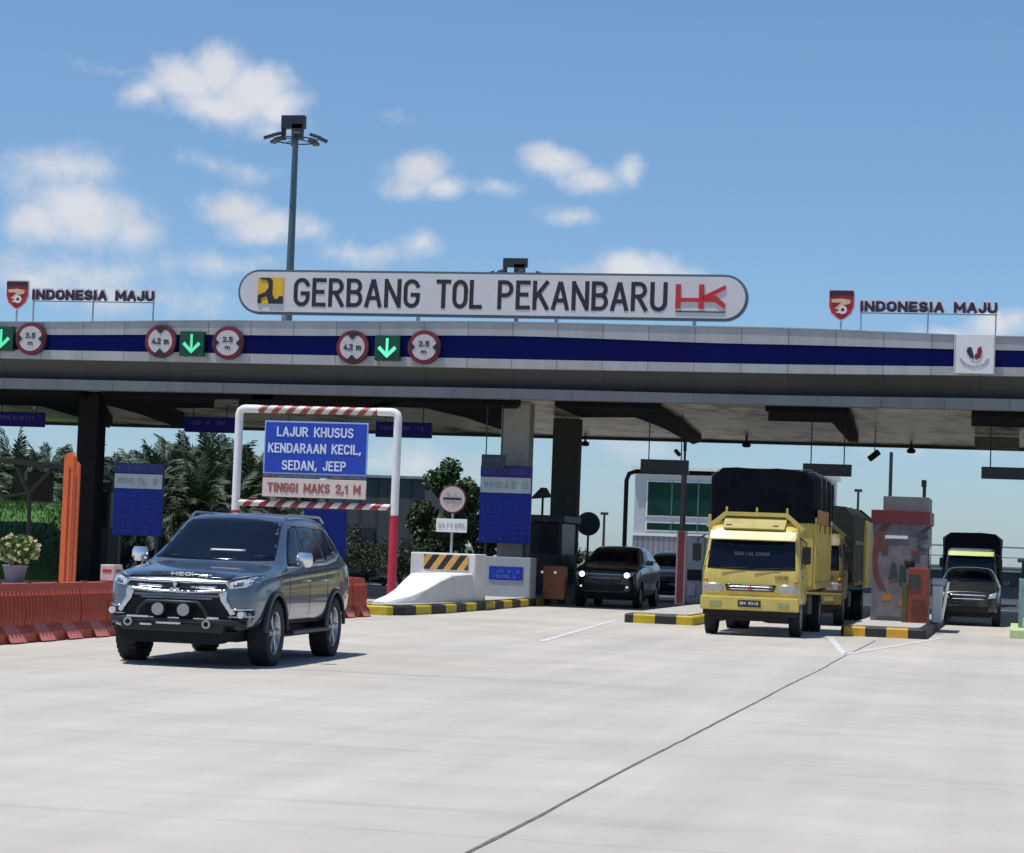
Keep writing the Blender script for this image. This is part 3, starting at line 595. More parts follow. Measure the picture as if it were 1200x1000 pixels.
# ------------------------------------------------------------------ small vehicle portal with its boards
def portal():
    Y = 53.0; L = at(281, 480, Y); Rr = at(467, 480, Y); zt = at(370, 481, Y).z; zl = at(370, 592, Y).z; x0 = L.x; x1 = Rr.x; cx = (x0+x1)/2; r = .098
    C = empty('height_portal', (cx, Y, 0), 'white pipe height portal with red and white striped bars over the lane', 'height barrier'); w = (x1-x0)/2
    for s in (-1, 1):
        MB().cyl((s*w,0,2.2),(s*w,0,zt-.3), r).obj('upper_post', white, C)
        MB().cyl((s*w,0,0),(s*w,0,2.2), r+.004).obj('red_post_base', mat('post_crimson', (.50,.015,.05), .45), C)
        MB().tube([(s*w,0,zt-.31),(s*w,0,zt-.12),(s*(w-.03),0,zt-.05),(s*(w-.09),0,zt-.01),(s*(w-.16),0,zt),(s*(w-.5),0,zt)], r, 14).obj('elbow', white, C)
    MB().cyl((-w+.45,0,zt),(w-.45,0,zt), r-.004).obj('top_bar', stripes('portal_stripes', (.60,.56,.53), (.28,.05,.035), .36, axis=0, slant=-1.0), C)
    MB().cyl((-w+.1,-.05,zl),(w-.1,-.05,zl), .075).obj('lower_bar', stripes('portal_stripes_low', (.62,.58,.58), (.26,.02,.035), .40, axis=0, slant=-1.0, off=.3), C)
    for s in (-.72, .72): MB().cyl((s,-.05,zl+.05),(s,-.02,zt-.08), .012, n=6).obj('hanger', dark_metal, C)
    # blue board hung from the bar
    x0 = at(312,530,Y).x; x1 = at(433,530,Y).x; z1 = at(372,495,Y).z; z0 = at(372,557,Y).z
    B = empty('lane_notice_board', ((x0+x1)/2, Y-.16, z0), 'blue board reading LAJUR KHUSUS KENDARAAN KECIL, SEDAN, JEEP hung in the portal', 'sign'); w = x1-x0; h = z1-z0
    MB().box((0,0,h/2),(w,.05,h), bev=.01).obj('border', mat('board_border', (.3,.42,.7), .5), B)
    MB().box((0,-.02,h/2),(w-.07,.03,h-.07)).obj('face', mat('board_blue', (.01,.05,.42), .4, var=.1), B)
    lt = mat('board_letters', (.62,.68,.80), .5)
    for t, k, ww in (('LAJUR KHUSUS', .80, .74), ('KENDARAAN KECIL,', .49, .90), ('SEDAN, JEEP', .17, .62)):
        text('lettering', t, lt, B, (-.02, h*k), w*ww, h*.185, .006, y=-.036, track=1.25, wt=.165)
    z1 = at(372,562,Y).z; z0 = at(372,584,Y).z
    D = empty('height_notice', ((x0+x1)/2, Y-.16, z0), 'pale board reading TINGGI MAKS 2,1 M under the blue lane board', 'sign'); h = z1-z0
    MB().box((0,0,h/2),(w,.05,h), bev=.008).obj('board', mat('pale_board', (.64,.54,.50), .5, var=.06), D)
    text('lettering', 'TINGGI MAKS 2,1 M', mat('brick_letters', (.30,.09,.07), .5), D, (0, h/2), w*.9, h*.5, .006, y=-.026, track=1.3, wt=.2)
    MB().box((0,0,h+.09),(w,.04,.13)).obj('dark_strip', mat('dark_strip', (.12,.13,.2), .5, var=.6, scale=9), D)
portal()

# ------------------------------------------------------------------ red water barriers
def barrier(first):
    C = empty('water_barrier', first, 'red plastic water barrier in the row along the left edge of the apron', 'road barrier', 'red plastic barriers in a row')
    L, H = .98, .80; rings = []; n = 40
    for i in range(n+1):
        y = -L/2+L*i/n; k = .06*abs(math.sin(2*PI*i/n*4)) if 1 < i < n-1 else -.01
        wb, wt = .27, .13; rings.append([Vector((-wb, y, 0)), Vector((wb, y, 0)), Vector((wb, y, .13)), Vector((.17+k*.4, y, .24)), Vector((wt+k+.025, y, .36)), Vector((wt+k, y, .64)), Vector((wt+.015, y, .70)), Vector((wt-.02, y, H)), Vector((-wt+.02, y, H)), Vector((-wt-.015, y, .7)), Vector((-wt-k, y, .64)), Vector((-wt-k-.025, y, .36)), Vector((-.17-k*.4, y, .24)), Vector((-wb, y, .13))])
    pm = mat('barrier_red', (.33,.048,.020), .6, var=.3, scale=2.2, col2=(.48,.09,.042), bump=.2)
    MB().loft(rings, False).obj('shell', pm, C)
    MB().loft([[Vector((.165+e, y0, .26)), Vector((.165+e, y1, .26)), Vector((.36, y1+.05, .02)), Vector((.36, y0-.05, .02))] for e, y0, y1 in ((0,-.2,.2),(.012,-.2,.2))]).obj('foot_pad', mat('barrier_sunlit_pink', (.56,.16,.13), .6), C)  # sunlit face of the foot put into a paler pink
    MB().cyl((0,0,H-.01),(0,0,H+.025), .05).obj('filler_cap', mat('barrier_dark', (.2,.02,.015), .5), C)
    return C
b0 = barrier((-13.47, 27.0, 0)); b0.rotation_euler.z = R(.6)
for k in range(1, 20):
    c = copy_tree(b0); c.location = (-13.47+random.uniform(-.025, .025), 27.0+k*1.0, 0); c.rotation_euler.z = R(random.uniform(-1.5, 1.5))
def white_box():
    p = at(119, 684, 33.0)
    C = empty('small_box', (-13.47, 33.0, .805), 'small pinkish white box with a red mark standing on the red barriers', 'box')
    MB().box((0,0,.13), (.22,.34,.25), bev=.015).obj('box_body', mat('box_white', (.62,.5,.48), .6), C)
    m = MB(); m.box((0,-.172,.16),(.14,.006,.05)); m.box((.112,0,.16),(.006,.2,.05)); m.obj('red_mark', sign_red, C)
white_box()

# orange posts
def orange_posts():
    om = mat('post_orange', (.72,.13,.03), .45, var=.12)
    for (px0, px1, pt, Y, lab) in ((70, 84, 530, 45.0, 'taller orange post with a pointed top behind the red barriers'), (82, 90, 541, 46.2, 'shorter orange post just right of the taller one')):
        a = at(px0, 600, Y); b = at(px1, 600, Y); zt = at((px0+px1)/2, pt, Y).z; w = (b.x-a.x)*.8
        C = empty('orange_post', ((a.x+b.x)/2+.02, Y, 0), lab, 'post', 'pair of orange posts')
        MB().prism([(-w/2,0),(w/2,0),(w/2,zt-.09),(w*.1,zt),(-w*.2,zt-.02),(-w/2,zt-.12)], 0, w*.8).obj('shaft', om, C)
        MB().box((w*.12,-.006,zt*.47),(w*.16,.012,zt*.86)).obj('groove', mat('post_dark_orange', (.36,.04,.012), .5), C)
        MB().box((0,w*.4,.06),(w*1.8,w*1.8,.12)).obj('base', concrete, C)
orange_posts()

# ------------------------------------------------------------------ vehicles
def shell_mesh(sections, name, paint, parent, level=2, crease=(5,), arches=(), aw=.0, dark=None):
    """sections: list of (y, [(x,z)*9 half profile bottom centre -> top centre])"""
    bm = bmesh.new(); rows = []
    for y, pr in sections:
        row = [bm.verts.new((-x, y, z)) for x, z in pr[:0:-1]]
        row = [bm.verts.new((x, y, z)) for x, z in pr] + [bm.verts.new((-x, y, z)) for x, z in pr[-2:0:-1]]
        rows.append(row)
    n = len(rows[0])
    for a, b in zip(rows[:-1], rows[1:]):
        for i in range(n): bm.faces.new((a[i], a[(i+1) % n], b[(i+1) % n], b[i]))
    bm.faces.new(rows[0][::-1]); bm.faces.new(rows[-1])
    cl = bm.edges.layers.float.get('crease_edge') or bm.edges.layers.float.new('crease_edge')
    np_ = len(sections[0][1])
    for row in rows: pass
    for a, b in zip(rows[:-1], rows[1:]):
        for i in crease:
            for j in (i, (n-i) % n):
                e = bm.edges.get((a[j], b[j]))
                if e: e[cl] = .55
    bmesh.ops.recalc_face_normals(bm, faces=bm.faces[:])
    me = bpy.data.meshes.new(name); bm.to_mesh(me); bm.free()
    o = bpy.data.objects.new(name, me); COL.objects.link(o)
    md = o.modifiers.new('s', 'SUBSURF'); md.levels = md.render_levels = level
    cutters = []
    for (ay, az, ar, xin) in arches:
        for s in (-1, 1):
            c = MB().cyl((s*xin, ay, az), (s*(xin+1.2), ay, az), ar, n=40).obj('cut', None); cutters.append(c)
            bo = o.modifiers.new('b', 'BOOLEAN'); bo.operation = 'DIFFERENCE'; bo.object = c; bo.solver = 'EXACT'
    dg = bpy.context.evaluated_depsgraph_get(); m2 = bpy.data.meshes.new_from_object(o.evaluated_get(dg))
    o.modifiers.clear(); o.data = m2; m2.name = name
    for c in cutters: bpy.data.objects.remove(c)
    m2.materials.clear(); m2.materials.append(paint); m2.materials.append(dark or black)
    for f in m2.polygons:
        f.use_smooth = True
        c = f.center; k = 0
        for (ay, az, ar, xin) in arches:
            rr = math.hypot(c.y-ay, c.z-az)
            if (abs(rr-ar) < .012 or rr < ar*.98) and abs(c.x) < xin+.9 and abs(c.x) > xin-.01 and (abs(f.normal.x) < .5 or abs(abs(c.x)-xin) < .01): k = 1
        f.material_index = k
        if k: f.use_smooth = False
    o.parent = parent
    bm = bmesh.new(); bm.from_mesh(m2); bm.normal_update(); bv = BVHTree.FromBMesh(bm); bm.free()
    return o, bv
def project(bv, poly, axis, name, m, parent, off=.006, thick=.03, step=.05, mirror=False, far=4, smooth=True, clamp=None):
    """a real shell of given thickness that follows the body. poly in (x,z) for axis 'F'/'B', (y,z) for 'L'/'R', (x,y) for 'T'"""
    pts = [Vector(p) for p in poly]; b = []
    for i, p in enumerate(pts):
        q = pts[(i+1) % len(pts)]; k = max(1, int((q-p).length/step)); b += [p.lerp(q, j/k) for j in range(k)]
    x0 = min(p.x for p in b); x1 = max(p.x for p in b); y0 = min(p.y for p in b); y1 = max(p.y for p in b); V = list(b)
    def inside(pt):
        c = False; j = len(b)-1
        for i in range(len(b)):
            if (b[i].y > pt.y) != (b[j].y > pt.y) and pt.x < (b[j].x-b[i].x)*(pt.y-b[i].y)/(b[j].y-b[i].y)+b[i].x: c = not c
            j = i
        return c
    xx = x0+step*.5
    while xx < x1:
        yy = y0+step*.5
        while yy < y1:
            p = Vector((xx, yy))
            if inside(p) and min((p-q).length for q in b) > step*.4: V.append(p)
            yy += step
        xx += step
    E_ = [(i, (i+1) % len(b)) for i in range(len(b))]
    res = delaunay_2d_cdt(V, E_, [], 1, 1e-5); vv, ff = res[0], res[2]
    D = {'F': Vector((0,1,0)), 'B': Vector((0,-1,0)), 'R': Vector((-1,0,0)), 'L': Vector((1,0,0)), 'T': Vector((0,0,-1))}[axis]
    outv = []; last = None
    for p in vv:
        if axis in 'FB': o = Vector((p.x, 0, p.y))
        elif axis in 'LR': o = Vector((0, p.x, p.y))
        else: o = Vector((p.x, p.y, 0))
        o = o-D*far; h = bv.ray_cast(o, D)
        if h[0] is None:
            outv.append(None)
        else: outv.append((h[0], D))
    known = [h for h in outv if h]
    if not known: return None
    for i, h in enumerate(outv):
        if h is None:
            j = min((j for j in range(len(outv)) if outv[j]), key=lambda j: (vv[j]-vv[i]).length)
            o = outv[j][0].copy(); p = vv[i]
            if axis in 'FB': o.x, o.z = p.x, p.y
            elif axis in 'LR': o.y, o.z = p.x, p.y
            else: o.x, o.y = p.x, p.y
            outv[i] = (o, D)
    bm = bmesh.new(); tv = [bm.verts.new(h[0]-D*off) for h in outv]; ok = []
    for f in ff:
        try: ok.append(bm.faces.new([tv[i] for i in f]))
        except ValueError: pass
    be = [e for e in bm.edges if len(e.link_faces) == 1]
    g_ = bmesh.ops.extrude_edge_only(bm, edges=be)
    for v in g_['geom']:
        if isinstance(v, bmesh.types.BMVert): v.co += D*(off+thick)
    bmesh.ops.delete(bm, geom=[v for v in bm.verts if not v.link_faces], context='VERTS')
    for f in ok: f.smooth = smooth
    for f in ok:
        f.normal_update()
        if f.normal.dot(D) > 0: f.normal_flip()
    me = bpy.data.meshes.new(name); bm.to_mesh(me); bm.free(); me.materials.append(m)
    o = bpy.data.objects.new(name, me); COL.objects.link(o); o.parent = parent
    return o
def wheel(parent, x, y, r, w, spokes=6, name='wheel', rim=None, dual=False):
    side = 1 if x > 0 else -1
    wm = MB()
    prof = [(.66*r,-w/2+.01),(.93*r,-w/2),(.985*r,-w/2+.03),(r,-w/4),(r,w/4),(.985*r,w/2-.03),(.93*r,w/2),(.66*r,w/2-.01)]
    wm.loft([[Vector((b, math.cos(2*PI*i/36)*a, math.sin(2*PI*i/36)*a)) for i in range(36)] for a, b in prof], True, False)
    for k in range(30):
        a = 2*PI*k/30; 
        for s in (-1, 1): wm.box((s*w*.3, math.cos(a)*(r-.004), math.sin(a)*(r-.004)), (w*.34, .05, .012), rx=a+PI/2)
    t = wm.obj('tyre', tyre_m); 
    rm = MB(); o = side*(w/2-.015)
    rm.loft([[Vector((b, math.cos(2*PI*i/36)*a, math.sin(2*PI*i/36)*a)) for i in range(36)] for a, b in ((.67*r,o),(.60*r,o-side*.02),(.58*r,-o))], True, False)
    rm.cyl((o-side*.07,0,0),(o-side*.005,0,0),.17*r,.13*r,18)
    for k in range(spokes):
        a = 2*PI*k/spokes
        for d in (-.13, .13):
            c, s = math.cos(a+d), math.sin(a+d); c0, s0 = math.cos(a), math.sin(a)
            rm.cyl((o-side*.03, c0*.13*r, s0*.13*r), (o-side*.02, c*.62*r, s*.62*r), .036*r*1.3, .03*r*1.2, 6)
    rr = rm.obj('rim', rim or rim_m)
    dk = MB().cyl((o-side*.11,0,0),(o-side*.10,0,0), .58*r, n=24).obj('brake_disc', dark_metal)
    wr = bpy.data.objects.new(name, None); wr.empty_display_size = .1; COL.objects.link(wr); wr.parent = parent; wr.location = (x, y, r)
    # the wheel itself is the tyre mesh so it stays a mesh part
    bpy.data.objects.remove(wr)
    t.name = name; t.parent = parent; t.location = (x, y, r); rr.parent = t; dk.parent = t
    return t
def emblem_tri(cx, cz, y, r):
    m = MB()
    for a in (90, 210, 330):
        d = Vector((math.cos(R(a)), math.sin(R(a)))); n = Vector((-d.y, d.x)); p = [Vector((0,0)), d*r*.5+n*r*.29, d*r, d*r*.5-n*r*.29]
        m.prism([(cx+q.x, cz+q.y) for q in p], y, y+.03)
    return m
def hsec(y, zb, w, zs, zt, wb=None, wt=.9):
    wb = wb or w*.86
    return (y, [(0,zb),(wb,zb),(w*.985,zb+.10),(w,zb+.30 if zs-zb > .45 else (zb+zs)/2),(w*.995,zs-.10),(w*.965,zs),(w*wt,zs+(zt-zs)*.62),(w*.52,zt-.012),(0,zt)])
def gsec(y, zb, w, zs, wr, zt, wb=None):
    wb = wb or w*.86
    return (y, [(0,zb),(wb,zb),(w*.985,zb+.10),(w,zb+.30),(w*.995,zs-.10),(w*.965,zs),(wr,zt-.085),(wr*.84,zt-.018),(0,zt)])

def rear_details(bv, C, L, zs, w):
    for s in (-1, 1):
        project(bv, [(s*(w-.02),zs-.22),(s*(w-.25),zs-.2),(s*(w-.28),zs-.03),(s*(w-.03),zs+.0)], 'B', 'tail_light', mat('tail_red', (.35,.01,.01), .2, coat=.5), C)

def suv():
    pos = Vector((-9.86, 25.15, 0))      # front bumper touches y of pos, body runs to +y
    C = empty('suv_car', (-9.83, 28.35, 0), 'dark blue grey SUV with chrome grille and steel bumper, alone on the sunny apron', 'car', rz=R(2.7)); C.scale = (1.04, 1.04, 1.03)
    paint = mat('paint_blue_grey', (.115,.145,.195), .25, .55, .03, 5, coat=1)
    F = -2.42
    zb = .42
    S_ = [hsec(F, .47, .60, .92, 1.00, wb=.50), hsec(F+.05, .41, .74, .94, 1.03, wb=.66), hsec(F+.18, .38, .85, .98, 1.075), hsec(F+.42, .42, .90, 1.03, 1.12), hsec(F+.9, .42, .915, 1.07, 1.17),
          hsec(F+1.22, .42, .92, 1.09, 1.21), hsec(F+1.34, .42, .92, 1.10, 1.25, wt=.86), gsec(F+2.12, .42, .92, 1.12, .64, 1.765), gsec(F+2.3, .42, .92, 1.13, .655, 1.80), gsec(F+3.1, .42, .92, 1.15, .66, 1.835),
          gsec(F+3.9, .42, .92, 1.19, .645, 1.815), gsec(F+4.35, .44, .91, 1.21, .61, 1.77), gsec(F+4.68, .50, .88, 1.18, .54, 1.50), gsec(F+4.80, .55, .82, 1.08, .50, 1.22)]
    ya, yr = F+.97, F+3.77; rw = .385
    body, bv = shell_mesh(S_, 'body', paint, C, 2, (5,), ((ya, rw+.01, .455, .50), (yr, rw+.01, .455, .50)))
    # glass
    yc = F+1.3
    project(bv, [(-.74,1.235),(-.40,1.225),(0,1.222),(.40,1.225),(.74,1.235),(.60,1.70),(.3,1.735),(0,1.745),(-.3,1.735),(-.60,1.70)], 'F', 'windscreen', glass, C, .008)
    for s, ax in ((-1,'L'),(1,'R')):
        project(bv, [(F+1.62,1.19),(F+2.02,1.20),(F+2.42,1.205),(F+2.42,1.66),(F+2.22,1.63)], ax, 'side_window', glass, C, .006)
        project(bv, [(F+2.50,1.205),(F+3.32,1.235),(F+3.32,1.68),(F+2.50,1.665)], ax, 'side_window', glass, C, .006)
        project(bv, [(F+3.40,1.24),(F+4.22,1.36),(F+4.05,1.55),(F+3.85,1.635),(F+3.40,1.68)], ax, 'side_window', glass, C, .006)
        for q in (([(F+2.41,1.20),(F+2.51,1.20),(F+2.51,1.67),(F+2.41,1.66)]),([(F+3.31,1.235),(F+3.41,1.24),(F+3.41,1.68),(F+3.31,1.68)])): project(bv, q, ax, 'window_pillar', gloss_black, C, .004)
        # bright line under the windows, rising at the back
        project(bv, [(F+1.55,1.155),(F+3.35,1.195),(F+3.9,1.25),(F+4.25,1.32),(F+4.25,1.35),(F+3.88,1.275),(F+3.35,1.222),(F+1.6,1.18)], ax, 'window_trim', chrome, C, .012, step=.06)
        project(bv, [(F+4.22,1.35),(F+4.26,1.34),(F+4.10,1.57),(F+3.86,1.665),(F+2.3,1.695),(F+2.3,1.675),(F+3.84,1.645),(F+4.06,1.555)], ax, 'roof_trim', mat('grey_trim', (.25,.28,.32), .3, .7), C, .010, step=.06)
        # door lines
        for yy in (F+1.53, F+2.46, F+3.34):
            project(bv, [(yy,.52),(yy+.012,.52),(yy+.012,1.16),(yy,1.16)], ax, 'door_seam', black, C, .002, .01, step=.06)
        for yy in (F+2.25, F+3.12):
            project(bv, [(yy,.985),(yy+.17,.99),(yy+.17,1.015),(yy,1.01)], ax, 'door_handle', chrome, C, .03)
        project(bv, [(F+1.5,.45),(F+3.28,.45),(F+3.28,.50),(F+1.5,.50)], ax, 'sill_guard', black, C, .02)
        MB().box((s*.90, F+2.4, .38), (.16, 1.7, .05), bev=.015).obj('side_step', dark_metal, C)
        # flares
        for yy in (ya, yr):
            m = MB(); rr = []
            for i in range(21):
                a = R(3)+R(174)*i/20; c, sn_ = math.cos(a), math.sin(a)
                rr.append([Vector((s*.90, yy+c*.45, rw+sn_*.45)), Vector((s*.945, yy+c*.452, rw+sn_*.452)), Vector((s*.935, yy+c*.50, rw+sn_*.50)), Vector((s*.89, yy+c*.515, rw+sn_*.515))])
            m.loft(rr, True); m.obj('wheel_flare', mat('flare_dark', (.02,.024,.032), .4), C)
        # mirrors
        mm = MB(); pts = []
        for z, k in ((-.09,.7),(-.05,1),(.04,1),(.085,.75)):
            pts.append([Vector((s*(1.03+.105*k*math.cos(2*PI*i/14)), F+1.70+.075*k*math.sin(2*PI*i/14), 1.26+z)) for i in range(14)])
        mm.loft(pts, True); mm.obj('mirror', mat('mirror_chrome', (.80,.82,.84), .16, .85), C)
        MB().box((s*.92, F+1.72, 1.19), (.14,.06,.04), bev=.01).obj('mirror_arm', gloss_black, C)
        # roof rail
        m = MB(); m.tube([(s*.60,F+2.35,1.755),(s*.60,F+2.5,1.80),(s*.595,F+4.0,1.80),(s*.58,F+4.25,1.735)], .016, 8); m.obj('roof_rail', mat('rail_grey', (.35,.37,.4), .35, .8), C)
    # front
    fo = lambda poly, nm, m, o=.006, t=.04, st=.04: project(bv, poly, 'F', nm, m, C, o, t, st)
    fo([(-.60,1.015),(-.3,1.03),(0,1.035),(.3,1.03),(.60,1.015),(.62,1.065),(.3,1.09),(0,1.095),(-.3,1.09),(-.62,1.065)], 'bonnet_shield', gloss_black, .022)
    text('bonnet_lettering', 'HECI', sign_white, C, (.08, 1.062), .26, .042, .02, y=F-.045, wt=.26)
    fo([(-.56,.83),(.56,.83),(.60,1.0),(.3,1.015),(-.3,1.015),(-.60,1.0)], 'grille_back', gloss_black, .004)
    fo([(-.60,.965),(-.15,.955),(.15,.955),(.60,.965),(.62,1.005),(.15,1.0),(-.15,1.0),(-.62,1.005)], 'grille_bar', chrome, .035)
    fo([(-.55,.865),(-.2,.835),(.2,.835),(.55,.865),(.60,.90),(.2,.872),(-.2,.872),(-.60,.90)], 'grille_bar', chrome, .040)
    fo([(-.45,.905),(-.16,.90),(-.16,.925),(-.48,.93)], 'grille_slat', chrome, .02); fo([(.45,.905),(.16,.90),(.16,.925),(.48,.93)], 'grille_slat', chrome, .02)
    emblem_tri(0, .90, F-.085, .085).obj('three_diamond_emblem', chrome, C)
    for s in (-1, 1):
        fo([(s*.56,.965),(s*.62,.905),(s*.78,.93),(s*.885,1.02),(s*.885,1.075),(s*.72,1.055),(s*.60,1.01)], 'headlight', lampglass, .010)
        fo([(s*.57,.98),(s*.88,1.07),(s*.88,1.085),(s*.57,1.005)], 'headlight_brow', gloss_black, .022)
        fo([(s*.66,.925),(s*.75,.945),(s*.75,.99),(s*.66,.975)], 'lamp_bowl', mat('lamp_dark', (.08,.09,.11), .2, coat=.6), .018)
        fo([(s*.50,.86),(s*.60,.885),(s*.59,.80),(s*.70,.625),(s*.64,.60),(s*.53,.76)], 'chrome_blade', chrome, .035, .04, .02)
        fo([(s*.62,.66),(s*.85,.68),(s*.87,.53),(s*.66,.50)], 'fog_recess', black, .006)
        fo([(s*.66,.655),(s*.88,.675),(s*.88,.695),(s*.66,.68)], 'fog_trim', chrome, .018)
        fo([(s*.60,.575),(s*.86,.59),(s*.86,.605),(s*.60,.592)], 'fog_trim', chrome, .022)
        MB().disc((s*.76,.615), .04, F+.0, F+.2, 16).obj('fog_lamp', lampglass, C)
    fo([(-.53,.80),(.53,.80),(.60,.70),(.64,.52),(-.64,.52),(-.60,.70)], 'lower_intake', black, .008)
    fo([(-.42,.775),(.42,.775),(.42,.795),(-.42,.795)], 'intake_slat', grey_metal, .02)
    # steel bumper bar with lamps
    m = MB(); m.tube([(-.78,F+.15,.50),(-.62,F-.10,.52),(-.45,F-.13,.535),(.45,F-.13,.535),(.62,F-.10,.52),(.78,F+.15,.50)], .038, 10)
    m.box((0,F-.06,.455),(1.20,.14,.11), bev=.02); m.obj('bumper_bar', mat('bumper_dark', (.025,.03,.032), .45, .4, .3), C)
    m = MB(); m.tube([(-.42,F-.13,.54),(-.38,F-.15,.66),(-.30,F-.15,.74),(.30,F-.15,.74),(.38,F-.15,.66),(.42,F-.13,.54)], .022, 10); m.obj('bull_hoop', mat('bumper_dark', (.025,.03,.032), .45), C)
    for x in (-.15, .15):
        MB().disc((x,.655), .082, F-.20, F-.10, 20).obj('spot_lamp', black, C)
        MB().disc((x,.655), .070, F-.212, F-.19, 20).obj('spot_lens', mat('spot_glass', (.30,.30,.32), .3, .2, .3, 60), C)
    m = MB()
    for x0, x1, z in ((-.52,-.26,.565),(-.36,-.22,.478),(-.17,.12,.50),(.42,.56,.575)): m.box(((x0+x1)/2, F-.178, z), (x1-x0, .02, .026), bev=.006)
    m.obj('bright_fittings', chrome, C)
    for x in (-.50, .42): MB().ring((x,.50), .03, .05, F-.2, F-.17, 16).obj('tow_ring', grey_metal, C)
    MB().prism([(-.70,.42),(.70,.42),(.64,.33),(.50,.27),(-.50,.27),(-.64,.33)], F-.10, F+.30).obj('skid_plate', mat('skid', (.012,.013,.014), .6), C)
    # cabin hints and wipers
    for x0, x1 in ((-.55,-.02),(.05,.62)):
        a = Vector((x0, F+1.37, 1.262)); b = Vector((x1, F+1.42, 1.285)); MB().cyl(a, b, .009, n=6).obj('wiper', black, C)
    MB().tube([(-.45,F+2.6,1.82),(-.45,F+2.75,1.9)], .02, 6).obj('aerial', black, C)
    fo2 = project(bv, [(-.08,1.33),(.36,1.33),(.35,1.36),(-.08,1.36)], 'F', 'dash_paper', mat('dash_grey', (.28,.31,.36), .3), C, .012, .01)
    # chassis
    MB().box((0,F+2.4,.40),(1.3,4.2,.22)).obj('chassis', black, C)
    for yy in (ya, yr): MB().cyl((-.7,yy,rw),(.7,yy,rw),.05).obj('axle', black, C)
    MB().cyl((.1,yr,rw-.02),(.32,yr,rw-.02),.11).obj('differential', black, C)
    for yy in (ya, yr):
        for s in (-1, 1): wheel(C, s*.795, yy, rw, .25, 6)
    rear_details(bv, C, 4.8, 1.15, .9)
    return C
suv()

def plain_car(name, loc, label, paint, w=1.7, L=4.4, h=1.48, hood=.98, lamps_on=False, group=None, kind='suv', rz=0, dark_front=True, grille='bars'):
    C = empty(name, (loc[0], loc[1], 0), label, 'car', group, rz); W2 = w/2; F = -L/2; zs = hood
    k = h-.06
    S_ = [hsec(F, .42, W2*.68, zs-.22, zs-.12, wb=W2*.6), hsec(F+.05, .34, W2*.84, zs-.2, zs-.09), hsec(F+.2, .28, W2*.95, zs-.13, zs-.03), hsec(F+.6, .26, W2, zs-.06, zs+.05), hsec(F+L*.22, .26, W2, zs-.02, zs+.10),
          hsec(F+L*.25, .26, W2, zs, zs+.13, wt=.86), gsec(F+L*.42, .26, W2, zs+.02, W2*.72, k), gsec(F+L*.50, .26, W2, zs+.03, W2*.735, h), gsec(F+L*.75, .26, W2, zs+.06, W2*.71, h-.01), gsec(F+L*.9, .28, W2*.98, zs+.07, W2*.66, h-.08), gsec(F+L*.975, .34, W2*.95, zs+.02, W2*.6, zs+.3), gsec(F+L, .40, W2*.88, zs-.06, W2*.55, zs+.1)]
    rw = .32 if kind != 'suv' else .34; ya, yr = F+L*.19, F+L*.80
    body, bv = shell_mesh(S_, 'body', paint, C, 2, (5,), ((ya, rw+.01, rw+.055, W2*.55), (yr, rw+.01, rw+.055, W2*.55)))
    z0 = zs+.13
    project(bv, [(-W2*.80,z0+.01),(0,z0),(W2*.80,z0+.01),(W2*.66,h-.12),(0,h-.085),(-W2*.66,h-.12)], 'F', 'windscreen', glass, C, .008, .03, .06)
    for ax in 'LR':
        project(bv, [(F+L*.33,zs+.08),(F+L*.52,zs+.09),(F+L*.52,h-.14),(F+L*.45,h-.15)], ax, 'side_window', glass, C, .006, .03, .08)
        project(bv, [(F+L*.54,zs+.09),(F+L*.86,zs+.15),(F+L*.83,h-.2),(F+L*.75,h-.14),(F+L*.54,h-.14)], ax, 'side_window', glass, C, .006, .03, .08)
    fo = lambda poly, nm, m, o=.006: project(bv, poly, 'F', nm, m, C, o, .03, .05)
    a = W2
    fo([(-a*.5,zs-.38),(a*.5,zs-.38),(a*.58,zs-.17),(-a*.58,zs-.17)], 'grille', gloss_black, .008)
    fo([(-a*.56,zs-.215),(a*.56,zs-.215),(a*.56,zs-.19),(-a*.56,zs-.19)], 'grille_bar', chrome, .02)
    fo([(-a*.5,zs-.31),(a*.5,zs-.31),(a*.5,zs-.29),(-a*.5,zs-.29)], 'grille_bar', grey_metal, .02)
    fo([(-a*.6,zs-.66),(a*.6,zs-.66),(a*.66,zs-.46),(-a*.66,zs-.46)], 'lower_intake', black, .008)
    lm = mat('headlamp_lit', (.85,.88,1.0), .3, emit=3) if lamps_on else lampglass
    for s in (-1, 1):
        fo([(s*a*.60,zs-.28),(s*a*.84,zs-.25),(s*a*.92,zs-.10),(s*a*.66,zs-.17)], 'headlight', lampglass if lamps_on else lm, .010)
        if lamps_on: fo([(s*a*.68+.075*math.cos(2*PI*i/14), zs-.215+.075*math.sin(2*PI*i/14)) for i in range(14)], 'lit_lamp', lm, .022)
        if lamps_on: fo([(s*a*.70+.03*math.cos(2*PI*i/10), zs-.54+.03*math.sin(2*PI*i/10)) for i in range(10)], 'fog_lamp', mat('foglamp_lit', (.8,.85,1.0), .3, emit=.8), .03)
        MB().box((s*(a+.09), F+L*.335, zs+.13), (.2,.13,.13), bev=.04).obj('mirror', paint, C)
        for yy in (ya, yr): wheel(C, s*(a-.11), yy, rw, .2, 5)
    MB().box((0,F-.015,zs-.42),(.46,.02,.12)).obj('number_plate', ink, C)
    MB().box((0,0,.3),(w*.7,L*.85,.16)).obj('chassis', black, C)
    rear_details(bv, C, L, zs, a)
    return C
pk = mat('paint_black', (.012,.013,.016), .28, .3, .2, 80, coat=.8)
plain_car('suv_car', (-11.0, 64.2), 'black SUV with both headlights on coming out from under the canopy', pk, w=1.82, L=4.6, h=1.72, hood=1.12, lamps_on=True)
